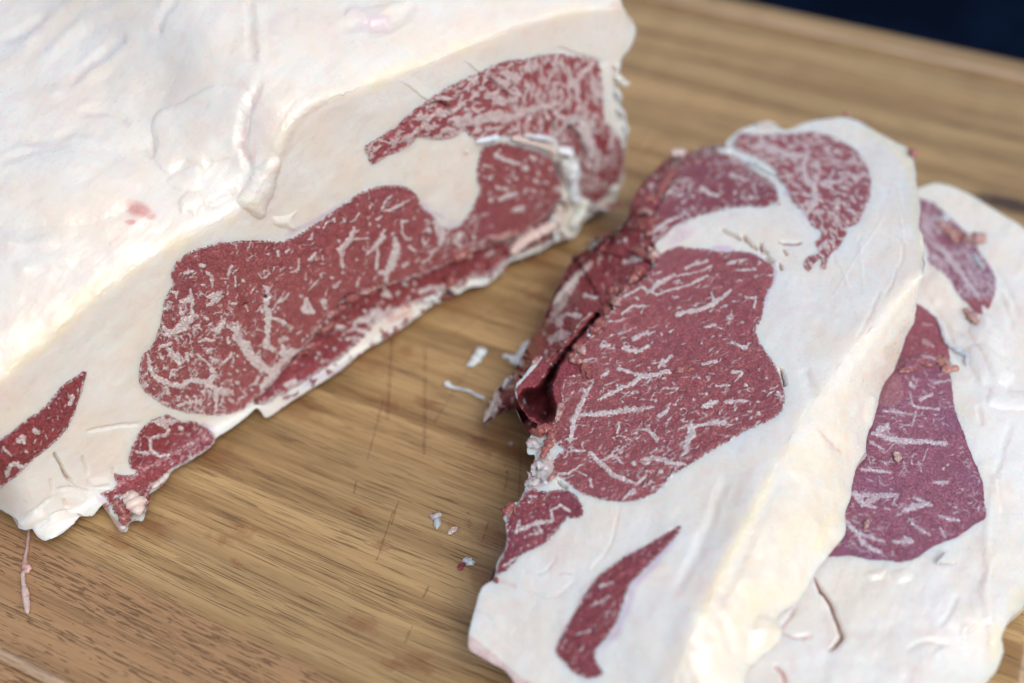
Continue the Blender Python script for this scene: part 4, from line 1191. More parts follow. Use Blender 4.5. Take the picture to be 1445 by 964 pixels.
V_S1 = trs('''S1: 545,330,10 600,360,18 650,310,25 750,260,15 770,262,8; 600,360,15 640,385,10 730,350,8 850,320,10 930,270,18 960,265,6; 440,390,12 540,340,12; 820,215,12 880,190,12 950,175,15; 780,260,8 900,240,9 980,205,8;
760,505,14 850,485,18 950,460,18 1000,430,22 1050,395,15 1100,355,10; 1000,430,15 980,370,10; 430,500,10 490,455,10 600,450,6; 520,400,14; 545,490,8 560,460,6; 500,655,20 550,630,18 630,610,6; 430,715,12 520,730,20 590,705,12;
340,540,8 400,545,8 440,530,6; 300,700,20 350,690,12; 200,790,15; 680,790,20 660,820,20 740,760,10; 400,840,12 480,860,14 560,885,22 640,875,20 720,855,18; 560,885,20 480,940,18 400,960,10; 340,860,15 300,890,12;
940,580,10 1000,570,15; 1130,180,12 1080,190,10 1160,160,8; 1140,230,8 1250,220,10; 1190,400,8 1260,400,10 1240,460,10; 1170,550,10; 1100,680,12 1200,710,14; 930,810,14 1010,790,15; 1110,860,15 1170,855,10; 960,945,8; 1190,940,12; 1270,840,10; 670,625,10; 700,575,10; 920,680,8
| S2: 200,170,15 150,270,25 130,350,20 110,450,18; 200,170,12 250,90,8; 160,290,15 300,285,22 440,265,22 550,255,20 620,240,10; 280,200,10 340,165,18 450,120,14 530,60,12 560,50,12; 190,130,10 210,170,8; 320,110,8 400,80,6;
680,130,10 770,125,8; 650,300,12 700,270,15 720,250,8; 920,245,10 980,225,30 1010,210,18; 1070,215,12 1150,205,12 1210,205,10; 840,350,15 860,400,35 830,460,25 820,520,18 790,550,8; 860,370,18 940,350,12 1000,340,25 1060,340,20;
640,440,25 600,390,15 560,380,10; 550,565,12 620,555,22 700,580,20 760,595,14 820,590,8; 640,500,10 600,530,8; 500,590,15; 230,530,18 300,590,22 370,660,22 440,690,22 520,720,14 560,680,10; 300,570,15 370,540,14 430,590,8;
110,510,8 200,510,10; 230,690,15 240,730,12; 210,670,8 150,640,6; 160,720,6; 500,760,25 430,810,10; 30,650,10 100,650,8 200,590,6; 1270,280,14; 1270,210,12; 900,60,12; 1010,110,10 1090,110,8; 1190,105,14; 1130,30,14; 1390,150,12; 800,320,12;
660,640,18; 520,150,12; 430,210,10; 410,340,12 395,400,10
| S3: 300,450,25 340,480,15 390,490,15; 470,370,20 560,400,10; 230,390,6 180,400,6; 240,290,12; 130,440,12 60,500,10; 580,500,15; 330,300,8; 20,700,18 80,650,14 150,620,10
| I: 760,320,12 830,290,14 900,280,10 890,240,8 930,215,10 970,240,8; 830,290,10 850,330,10 800,340,8; 820,320,8; 760,280,8 740,330,8; 800,180,6 830,175,5; 1100,560,9 1150,540,8; 1060,640,6 1140,600,6; 1000,760,5 1060,740,6; 690,470,6 740,440,8
| C: 1060,150,14 1010,200,22 960,270,28 930,330,24 900,380,20 870,440,18; 930,400,40 1010,370,12; 900,470,30 970,440,20; 1040,290,14 1090,295,10; 1180,60,8; 870,520,10; 640,780,25 670,700,16; 1270,130,24 1200,150,14''')
V_S1_CAP = trs('''S3: 620,200,20 720,210,22 800,250,22 900,260,22 900,340,18 910,400,22 960,430,22 960,540,22 900,610,18 890,570,16; 650,280,12 730,280,8; 640,230,10; 1100,640,25 1080,600,15; 1180,500,12; 1030,760,15 990,800,18; 1000,420,12 1100,410,12 1160,380,8;
1010,280,6 1100,290,8 1250,310,6; 940,310,10 1050,310,6; 960,180,8 1030,170,8''')

def face_tex(px):
    x, y = px[:, 0], px[:, 1]
    return fbm(x / 70, y / 70, 3, 101), fbm((x + y * .4) / 18, (y - x * .4) / 40, 3, 105), fbm(x / 6, y / 6, 3, 109)

def build_steak1():
    keys = ['flap', 'cavity', 'eye', 'cap', 'second', 'low', 'strip']
    loops = [S[k] for k in keys]
    out = jitter(s1_out, 1.0, .2, 66)
    d = np.min(np.linalg.norm(ridge1[:, None] - out[None], axis=2), axis=1)
    rl = ridge1[inside(ridge1, out) & (d > 4)]
    px, tri, reg = domain(out, loops, 5.0, 2, [rl])
    x, y = px[:, 0], px[:, 1]
    fl = Field(px)
    n = len(px)
    zf = steak1_face_z(px)
    z = zf.copy()
    # right-hand rind: falls from the ridge of the cut face to the lower outline
    sd = inside(px, S['side'])
    si = np.where(sd)[0]
    d1, a1 = poly_dist(px[si], ridge1)
    d2, a2 = poly_dist(px[si], s1_sil)
    t = d1 / np.maximum(d1 + d2, 1e-6)
    rz = steak1_face_z(ridge1)
    zr = np.interp(a1, np.arange(len(ridge1)), rz)
    width = d1 + d2
    low = .0262
    drop = np.minimum(1, width / 60)
    z[si] = zr - (zr - low) * drop * (0.2 * t + .8 * t ** 1.9)
    # rib-side flap: from the seam down to the board
    f = inside(px, S['flap']); fi = np.where(f)[0]
    sil = np.concatenate([spline(cat(tr('D', '175,612 90,618 0,650'), tr('K', '1200,190 1100,270 1020,350 960,430 920,500 900,600 860,660 640,775 500,900'), tr('C', '1180,0 1100,50 1050,55 1010,95 970,150 920,245 880,330 850,405 800,480 760,560 720,625 660,690 620,760 608,830 660,795 740,765'), tr('J', '370,470 420,545')), 4)])
    inner = spline(cat(tr('K', '1440,210 1330,240 1240,275 1165,380 1120,460 1080,560 1040,640 1010,745 1040,860 1080,905'), tr('S1', '600,200 540,262 480,322 400,395 330,500 250,485'), tr('C', '1050,375 1000,430 960,480 880,560'), tr('J', '500,10 420,90 360,165 328,205 322,270 350,330 395,400 430,455 480,480')), 4)
    d1, a1 = poly_dist(px[fi], inner); d2, _ = poly_dist(px[fi], sil)
    t = d1 / np.maximum(d1 + d2, 1e-6)
    zi = np.interp(a1, np.arange(len(inner)), np.convolve(np.pad(steak1_face_z(inner) * np.interp(np.arange(len(inner)), [0, len(inner) * .55, len(inner) * .8, len(inner)], [1, .95, .8, .4]), 4, mode='edge'), np.ones(9) / 9, 'valid'))
    z[fi] = zi - (zi - zi * (.85 - .52 * smooth(260, 470, y[fi]))) * t ** 1.15
    dsil = np.full(n, 60.0); dsil[fi] = d2
    # cleft between flap and eye
    c = inside(px, S['cavity']); ci = np.where(c)[0]
    dd, _ = poly_dist(px[ci], np.concatenate([S['cavity'], S['cavity'][:1]]))
    dfl, _ = poly_dist(px[ci], inner)
    wall = smooth(0, 12, dd)
    nearflap = smooth(9, 0, dfl)
    zc = np.minimum(z[ci], zf[ci])
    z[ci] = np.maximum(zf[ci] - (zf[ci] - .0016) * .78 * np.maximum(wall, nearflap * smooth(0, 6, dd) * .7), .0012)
    _dr = np.full(n, 60.0); fl.edge(_dr, ridge1, 40.0)
    P = relax(at_z(px, z), tri, smooth(38, 6, _dr) * smooth(330, 420, y), 90)
    N0 = relax(vnormals(P, tri), tri, np.ones(n), 8)
    N0 /= np.maximum(np.linalg.norm(N0, axis=1), 1e-9)[:, None]
    ismeat = np.zeros(n, bool); edge = np.full(n, 60.0)
    for k in keys:
        lp = S[k]; ismeat |= inside(px, lp)
        if k != 'cavity': fl.edge(edge, lp)
    h = np.zeros(n); marb = np.full(n, -6.0); pink = np.zeros(n); yel = np.zeros(n); lil = np.zeros(n); brown = np.zeros(n)
    big, med, fine = face_tex(px)
    h += np.where(ismeat, .00028 * med + .00020 * fine, .0006 * big + .00012 * med + .00003 * fine)
    h[si] += .0007 * fbm((x[si] * .4 + y[si] * .9) / 90, (x[si] * .9 - y[si] * .4) / 34, 2, 120) + .00008 * fbm(x[si] / 20, y[si] / 20, 3, 122)
    wr = fbm((x * .9 - y * .45) / 24, (x * .45 + y * .9) / 8, 3, 130)
    h += np.where(ismeat, .00045 * wr, 0)
    h += np.where(ismeat, .00035 * (1 - np.exp(-edge / 5)), 0)
    h[fi] += (.0011 * fbm(x[fi] / 20, y[fi] / 20, 3, 140) + .0004 * fine[fi]) * smooth(0, 14, dsil[fi])
    # folds on the rind
    for ln in trs('''S5: 10,315 45,360 90,420 140,470 190,492; -60,60 -20,130 -10,200 | H: 200,60 150,200 60,420 -40,600; 430,60 330,260 260,430 160,640 110,800; 165,660 200,760 215,860'''):
        fl.crease(h, spline(ln, 4), 13, .0005)
    for ln in trs('''H: 330,40 300,180 200,380 110,580; 540,60 490,200 400,420 330,560 300,640; 60,640 20,820'''):
        fl.crease(h, spline(ln, 4), 30, -.0006)
    fl.lobe(h, tr('H', '260,860 290,740 310,690 370,680 420,730 415,765 350,850 290,900'), .0022, 6, 1.5, 14)
    fl.lobe(h, tr('E', '800,700 830,720 830,790 800,850 770,800'), .0018, 5, 1.2, 15)
    # lines, nicks and cracks in the face fat
    for ln in trs('''S4: 300,150 240,250 150,390 60,530 0,640; 350,170 375,290 365,350 340,480 300,620; 20,400 70,470 100,570; 150,280 165,400 170,560; 340,20 380,200; 250,60 300,90 330,0'''):
        fl.crease(h, spline(ln, 3), 3.5, -.00014)
    for ln in trs('''S4: 260,560 200,700 130,830; 160,290 150,330; 20,380 30,440 | E: 840,10 930,60 900,200 850,310 | I: 1180,210 1140,380 1050,500; 740,560 900,600 1000,520; 560,650 620,680 640,700 | I: 760,480 850,500 920,430'''):
        fl.crease(h, spline(ln, 3), 4.5, .00025)
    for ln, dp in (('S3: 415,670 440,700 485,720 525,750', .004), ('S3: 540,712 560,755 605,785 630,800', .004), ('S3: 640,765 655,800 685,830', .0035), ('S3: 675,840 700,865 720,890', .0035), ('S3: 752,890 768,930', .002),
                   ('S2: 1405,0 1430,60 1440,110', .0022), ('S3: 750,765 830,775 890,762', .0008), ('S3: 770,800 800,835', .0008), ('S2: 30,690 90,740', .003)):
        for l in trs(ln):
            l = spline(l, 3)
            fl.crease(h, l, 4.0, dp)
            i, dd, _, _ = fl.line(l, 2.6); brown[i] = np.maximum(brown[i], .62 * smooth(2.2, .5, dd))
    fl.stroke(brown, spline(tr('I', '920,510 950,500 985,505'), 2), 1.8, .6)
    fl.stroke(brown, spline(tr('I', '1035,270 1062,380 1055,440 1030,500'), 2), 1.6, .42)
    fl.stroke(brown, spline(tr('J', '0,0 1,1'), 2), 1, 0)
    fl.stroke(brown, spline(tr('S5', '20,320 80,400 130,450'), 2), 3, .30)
    # tints
    i, dd, sd_, ar = fl.line(ridge1, 60)
    yel[i] = np.maximum(yel[i], .6 * smooth(30, 0, dd) * (.7 + .6 * fbm(px[i, 0] / 50, px[i, 1] / 50, 2, 9)))
    fl.stroke(yel, spline(np.array([(1205., 176), (1240, 190), (1266, 208), (1286, 238), (1295, 285), (1301, 340), (1303, 385)]), 3), 20, .75)
    yel[si] = np.maximum(yel[si], .30 + .6 * fbm(x[si] / 80, y[si] / 60, 3, 150))
    for ln in trs('H: 400,20 340,180 240,360 140,560 70,760; 640,240 560,420'):
        fl.stroke(yel, spline(ln, 4), 20, .8)
    fl.stroke(pink, spline(tr('E', '560,830 600,880 690,960'), 3), 6, .4); fl.stroke(pink, spline(tr('E', '900,480 860,600 830,640'), 3), 8, .3)
    i = np.where(inside(px, np.array([(655., 980), (655, 890), (700, 925), (735, 955), (760, 970), (860, 985), (860, 1040), (700, 1040)])))[0]; pink[i] = .5
    fl.stroke(pink, spline(np.array([(662., 905), (695, 938), (728, 962), (780, 975)]), 3), 10, .6)
    fl.stroke(lil, spline(tr('I', '1430,330 1330,460 1240,560 1215,640 1160,760 1090,830'), 3), 12, .7)
    fl.stroke(lil, spline(cat(tr('S1', '1290,150 1355,185 1378,230 1368,300 1330,370 1315,440')), 3), 5, .7)
    fl.spot(lil, 1020, 352, 22, 8, .9); fl.spot(lil, 960, 335, 34, 12, .6, R(-25)); fl.spot(pink, 955, 325, 40, 14, .35, R(-25)); fl.spot(lil, 1110, 272, 8, 6, 1.0); fl.spot(lil, 1082, 232, 16, 8, .6)
    fl.spot(pink, 775, 655, 20, 22, .5); fl.spot(pink, 760, 680, 16, 14, .5)
    fl.stroke(pink, spline(tr('I', '640,520 700,540 760,560'), 3), 10, .35); fl.spot(pink, 700, 900, 60, 50, .18); fl.spot(pink, 1030, 306, 50, 8, .25, R(-10))
    fl.stroke(pink, spline(tr('I', '1140,480 1030,560 990,660 940,740 900,830'), 3), 8, .35)
    # marbling
    for v in V_S1:
        fl.vein(marb, v * np.array([1, 1, .8]))
    eye = S['eye']
    flecks(fl, marb, eye, 430, (6, 18), (.7, 1.9), R(-28), .25, 11, .12)
    flecks(fl, marb, eye, 420, (5, 15), (.7, 2.0), R(-36), .5, 12, .4, lambda c: c[:, 1] > 540)
    flecks(fl, marb, S['second'], 360, (4, 16), (.6, 1.9), R(-10), .5, 13, .3)
    flecks(fl, marb, S['strip'], 60, (6, 18), (.5, 1.2), R(-50), .3, 14, .2)
    flecks(fl, marb, S['low'], 120, (3, 8), (.6, 1.3), R(-50), .5, 15, .3)
    flecks(fl, marb, S['cavity'], 90, (4, 16), (.6, 1.6), R(-60), .4, 17, .3)
    flecks(fl, marb, S['flap'], 380, (4, 18), (.7, 2.6), R(-55), .4, 16, .3)
    c_i = np.where(inside(px, S['cap']))[0]
    cx, cy = x[c_i], y[c_i]
    wx = 6 * fbm(cx / 14, cy / 14, 2, 71); wy = 6 * fbm(cx / 14, cy / 14, 2, 77)
    lowp = smooth(290, 330, cy)
    n1 = fbm((cx + wx) / 13, (cy + wy - .25 * cx) / 6.5, 4, 80, .6); n2 = fbm((cx * .8 - cy * .6 + wx) / 6, (cx * .6 + cy * .8 + wy) / 14, 4, 85, .6)
    marb[c_i] = np.maximum(marb[c_i], (n1 * (1 - lowp) + n2 * lowp - .05) * 9)
    for v in V_S1_CAP:
        fl.vein(marb, v)
    for cxx, cyy, rx in ((805, 458, 10), (778, 466, 9), (785, 488, 6), (790, 505, 5)):   # round red islands in the flap's fat
        i = fl.near((cxx - 14, cyy - 14), (cxx + 14, cyy + 14)); q = np.hypot(px[i, 0] - cxx, px[i, 1] - cyy)
        marb[i] = np.minimum(marb[i], q - rx)
    nf = ismeat & ~inside(px, S['flap']) & ~inside(px, S['cavity'])
    marb = np.where(nf, np.maximum(marb, .7 - edge * .55 + 2.0 * fbm(x / 5, y / 5, 3, 250)), marb)
    h += .00018 * smooth(-.5, 1.2, marb) * ismeat
    pink = np.maximum(pink, np.where(ismeat, 0, .30 * np.exp(-edge / 2.6)))
    lil = np.maximum(lil, np.where(ismeat, 0, .22 * np.exp(-edge / 7)))
    # ragged edge along the seam, clefts, wounds
    i, dd, _, _ = fl.line(seam, 9)
    pink[i] = np.maximum(pink[i], .8 * smooth(8, 1, dd) * smooth(-.2, .4, fbm(px[i, 0] / 10, px[i, 1] / 10, 2, 90)))
    h[i] += .0016 * smooth(7, 0, dd) * fbm(px[i, 0] / 7, px[i, 1] / 7, 2, 91)
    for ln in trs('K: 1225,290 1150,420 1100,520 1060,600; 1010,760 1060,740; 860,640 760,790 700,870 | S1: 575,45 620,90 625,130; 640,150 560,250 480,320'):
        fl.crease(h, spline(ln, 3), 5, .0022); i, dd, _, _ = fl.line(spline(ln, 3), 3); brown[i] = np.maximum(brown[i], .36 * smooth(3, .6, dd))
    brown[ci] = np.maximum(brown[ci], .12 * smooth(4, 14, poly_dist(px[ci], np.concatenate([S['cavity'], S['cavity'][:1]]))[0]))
    P = P + N0 * h[:, None]
    P[:, 2] = np.maximum(P[:, 2], .0008)
    N = vnormals(P, tri)
    rind = np.where(sd, smooth(-4, 34, _dr), 0)
    cen = px[tri].mean(1)
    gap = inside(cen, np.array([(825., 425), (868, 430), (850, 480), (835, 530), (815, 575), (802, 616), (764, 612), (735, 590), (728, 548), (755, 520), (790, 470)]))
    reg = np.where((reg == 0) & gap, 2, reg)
    gap = inside(cen, np.array([(1022., 196), (1030, 222), (962, 235), (948, 270), (932, 300), (925, 345), (900, 380), (880, 345), (905, 290), (925, 255), (955, 215)]))
    reg = np.where((reg == 0) & gap, 1, reg)
    root = empty('beef_steak', (float(P[:, 0].mean()), float(P[:, 1].mean()), 0.0),
                 'whole thick ribeye steak lying on top of the other slice, middle of the board', 'steak', 'ribeye steaks cut from the roast')
    attrs = {'marb': marb, 'pink': pink, 'yel': yel, 'lilac': lil, 'brown': brown, 'rind': rind}
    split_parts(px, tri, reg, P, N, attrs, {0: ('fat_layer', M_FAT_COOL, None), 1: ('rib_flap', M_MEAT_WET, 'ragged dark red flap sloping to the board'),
        2: ('cleft', M_MEAT_WET, None), 3: ('eye_muscle', M_MEAT, None), 4: ('cap_muscle', M_MEAT_CAP, None), 5: ('second_muscle', M_MEAT_WET2, None), 6: ('lower_muscle', M_MEAT_WET2, None), 7: ('meat_strip', M_MEAT_WET2, None)}, root)
    loop = boundary_loop(tri)
    cm = P.mean(0)
    def drop(A):
        B = A.copy()
        v = A - cm; v[:, 2] = 0
        B -= v * .10
        hi = A[:, 0] > .095
        B[:, 2] = np.where(hi, np.minimum(.027, A[:, 2] - .0005), .0012)
        return B
    skirt('underside', loop, P, drop, M_FAT_PINK, root, {'marb': 3., 'pink': .3, 'yel': 0, 'lilac': 0, 'brown': 0}, 5)
    def z_here(a):
        out = np.empty(len(a))
        for k, q in enumerate(a):
            i = fl.near(q - 3, q + 3)
            out[k] = P[i[np.argmin(((px[i] - q) ** 2).sum(1))], 2] if len(i) else .01
        return np.convolve(np.pad(out, 2, mode='edge'), np.ones(5) / 5, 'valid')
    def piece(name, crop, txt, mat, thick=.55, marb_=-3., seed=0, rough=.25, lift=.0002, zf_=None):
        lump(name, tr(crop, txt), mat, zf_ or z_here, thick, lift, root, marb_, rough, seed)
    # torn edge of the seam
    for k, (c, t) in enumerate([('K', '1225,285,18 1180,340,26 1140,400,24 1110,470,16'), ('K', '1090,480,18 1040,500,26 1000,510,14'), ('K', '960,600,22 1010,580,26 1060,600,16'), ('K', '920,700,30 980,680,34 1040,650,26 1100,630,16'), ('K', '1010,740,18 1060,725,14'),
                                ('S1', '600,110,24 620,150,28 600,180,20'), ('S1', '560,210,26 520,260,26 470,310,16'), ('S1', '330,370,22 400,350,26 470,345,18'), ('S1', '350,400,22 400,430,28 420,450,14'), ('S1', '330,440,20 340,480,24 330,520,16'),
                                ('S1', '300,520,20 280,580,24 240,620,20'), ('S1', '130,690,22 160,720,30 200,750,20'), ('S1', '210,800,14 190,850,16 200,900,12'), ('K', '930,820,24 990,860,30 1070,900,20')]):
        piece('torn_shred', c, t, M_SHRED, .6, -1.6 + (k % 3) * .9, k + 50, .4)
    for k, (c, t) in enumerate([('S1', '215,620,16 225,640,18'), ('S1', '195,385,10 270,405,12'), ('S1', '610,150,14 635,165,14'), ('S1', '370,455,10 385,470,10'), ('K', '960,590,14 1000,580,14'), ('S3', '110,245,18 160,240,22 210,235,16'), ('S3', '370,225,18 430,235,20 480,240,16'),
                                ('S3', '610,75,14 670,70,18 740,75,12'), ('S3', '750,530,14 770,545,16')]):
        piece('fat_crumb', c, t, M_FAT_PINK if k % 3 else M_FAT, .6, 3., k + 70)
    piece('gristle', 'S3', '560,285,14 620,310,22 680,340,24 730,370,12', M_FAT_COOL, .4, 4, 80, .2)
    piece('membrane', 'J', '330,215,10 330,260,14 345,320,18 375,380,20 410,430,20 455,470,14', M_FAT_PINK, .6, 3, 81, .3, .0015, lambda a: np.full(len(a), .008))
    piece('gristle', 'J', '335,215,8 350,270,10 375,350,11 400,410,12 435,470,12', M_GRISTLE, .6, 4, 82, .35, .0035, lambda a: np.full(len(a), .010))
    piece('torn_shred', 'J', '420,520,30 470,545,38 530,530,36 600,530,24', M_SHRED, .55, -2, 83, .35, .001)
    for k, (c, t) in enumerate([('C', '870,572,7 905,535,9 940,505,8'), ('C', '935,508,6 965,472,9 1000,430,8'), ('C', '995,432,7 1030,395,9 1070,358,6'), ('J', '322,215,12 345,180,15 395,115,13'), ('J', '390,120,12 440,70,15 500,15,12'), ('J', '640,330,16 625,400,20 600,470,16'),
                                ('S1', '225,900,16 210,850,18 185,800,14'), ('S1', '110,745,18 130,790,20 190,800,14')]):
        piece('torn_shred', c, t, M_SHRED, .5, -1.2 + (k % 3), 120 + k, .4, .0004)
    piece('torn_shred', 'J', '500,720,18 540,650,26 570,570,26 610,530,14', M_SHRED, .5, -2, 84, .3, .001)
    for k, t in enumerate(('410,640,28 440,620,36 490,640,26', '470,700,24 520,690,28 560,720,20', '430,780,26 480,760,34 540,790,30', '470,800,24 520,840,36 560,870,22', '400,870,26 450,880,26 500,850,20', '390,900,20 420,860,24')):
        piece('fat_crumb', 'J', t, M_FAT_PINK, .38, 2.2, 85 + k, .55, .0002)
    piece('torn_shred', 'J', '540,890,14 580,860,18 590,820,14', M_SHRED, .6, 0, 92, .4, .002)
    piece('fat_crumb', 'J', '510,920,16 540,915,16', M_GRISTLE, .6, 4, 93, .3, .003)
    piece('torn_shred', 'I', '688,268,12 705,245,16 735,215,14', M_SHRED, .6, -2, 94, .5, .001)
    piece('fat_crumb', 'I', '705,225,5 708,210,5', M_FAT, .8, 4, 95)
    piece('fat_crumb', 'I', '735,210,7 748,205,6', M_FAT, .8, 4, 96)
    piece('torn_shred', 'I', '650,520,12 665,545,10', M_SHRED, .6, -2, 97, .4)
    piece('fat_fringe', 'J', '110,470,16 135,420,18 160,370,18 190,300,16 205,240,12', M_FAT_PINK, .6, 3, 98, .35, .0005)
    piece('fat_fringe', 'J', '240,240,14 270,190,18 310,150,12', M_FAT_COOL, .5, 4, 99, .3, .0003)
    piece('fat_fringe', 'S1', '5,450,20 60,380,26 110,320,26 170,260,18', M_FAT_PINK, .4, 3, 100, .3, .0002)
    piece('fat_fringe', 'S1', '230,110,16 250,70,20 280,55,14', M_FAT_COOL, .6, 4, 101, .3, .0004)
    frays(root, seam, z_here, ((M_SHRED, -2), (M_SHRED, 0), (M_SHRED, -1), (M_FAT_PINK, 3), (M_SHRED_PALE, 0)), 60, 500, 8)
    frays(root, spline(tr('J', '600,530 560,640 500,720 460,800 400,880 430,930'), 4), z_here, ((M_SHRED, -2), (M_FAT_PINK, 3), (M_FAT_PINK, 3)), 20, 580, 7)
    # red crumbs sticking to the fat edge
    for nm, c, t, lab in (('meat_crumb', 'D', '680,492,10 692,485,12 705,495,9', 'tiny red crumb on the topmost fat edge of the whole steak'),
                          ('meat_crumb', 'D', '968,632,8 975,655,14 1000,662,9', 'red crumb on the right fat edge of the whole steak, near its shoulder'),
                          ('meat_crumb', 'D', '994,755,5 999,770,7', 'smallest red crumb on the right fat edge, just above the other steak')):
        o = lump(nm, tr(c, t), M_SHRED_PALE, z_here, .7, .0004, None, -2, .4, len(t)); tag(o, lab, 'meat scrap', 'red crumbs on the steak edge')
    o = lump('meat_shred', tr('S3', '500,190,14 530,180,18 555,180,10'), M_SHRED, z_here, .5, .0004, None, 0, .4, 3); tag(o, 'small orange red shred lying on the marbled top end of the whole steak', 'meat scrap')
    o = lump('meat_shred', tr('S1', '755,862,10 790,845,22 830,838,22 880,838,8'), M_SHRED, z_here, .35, .0002, None, -1, .35, 4); tag(o, 'bright red shred lying in the middle of the big red steak eye', 'meat scrap')

S['e2'] = jitter(spline(cat(np.array([(1230., 430), (1262, 425)]), tr('S4', '440,640 480,660 530,700 565,750 580,800 600,850 608,910'), tr('S5', '600,60 615,100 622,160 640,260 670,350 705,440 740,520 762,590 766,660 772,740 720,775 650,825 590,850 530,875 460,925 400,942 320,935 240,930 150,915 60,920 0,930 -60,880'), np.array([(1120., 770), (1150, 640), (1190, 520)])), 2.2, True), 1.4, .1, 161)
S['c2'] = jitter(spline(cat(np.array([(1270., 270)]), tr('S4', '460,110 520,130 570,175 640,235 700,290 760,380 810,450 838,510 835,580 815,640 800,662 770,640 772,690 735,680 700,640 650,590 600,510 540,460 505,430 480,330'), np.array([(1270., 340)])), 2.2, True), 1.8, .12, 162)
s2_out = spline(cat(np.array([(1262., 290), (1280, 270)]), tr('D', '1010,790 1060,775 1105,778 1150,790 1220,820 1300,870 1380,920 1440,963'), np.array([(1470., 350), (1530, 430), (1570, 540), (1570, 680), (1520, 780), (1470, 835)]),
                    tr('H', '1460,615 1445,640 1380,700 1352,770 1362,815 1358,850 1330,915 1290,964'), np.array([(1370., 1010), (1300, 1070), (1150, 1090), (1010, 1060), (990, 980), (1040, 870), (1110, 740), (1170, 600), (1215, 480), (1250, 370)])), 3, True)
V_S2 = trs('''S5: 290,340,25 330,330,20; 260,360,12 300,370,22 400,395,20 500,395,18 590,405,15; 250,400,10 310,430,10; 310,255,8 440,270,8; 430,225,10 470,240,10 560,250,10; 480,205,15 530,180,8; 430,135,15 450,150,12; 210,520,10 290,530,12 340,535,8;
180,630,22 220,680,25 300,640,20 370,640,18 210,640,20; 220,680,20 280,695,8; 400,710,14 450,690,25 520,680,15 450,650,12; 560,730,10 610,750,12 650,750,10; 570,790,10 590,830,8; 140,760,15 180,800,22 220,860,18 300,900,12; 250,830,12 310,850,10 200,810,15;
350,850,10 440,850,15 410,830,12; 440,770,12 520,820,8; 600,580,12 540,580,10; 580,520,10; 600,500,8; 540,30,14 480,20,10; 430,170,5 440,220,5; 460,260,6 440,320,6 380,330,4; 400,490,5 415,530,5; 470,490,5 480,530,5; 510,430,4 490,480,4; 545,130,10 600,120,8; 370,640,8 350,680,5
| S4: 540,340,20 600,400,30 660,480,25 720,560,20 760,620,15; 560,220,25 600,260,12; 700,400,15 770,460,18; 640,320,15; 480,250,12 530,310,12; 480,830,22 520,850,16; 470,740,10 520,745,8; 520,200,12 560,230,14; 690,440,8 740,540,8''')
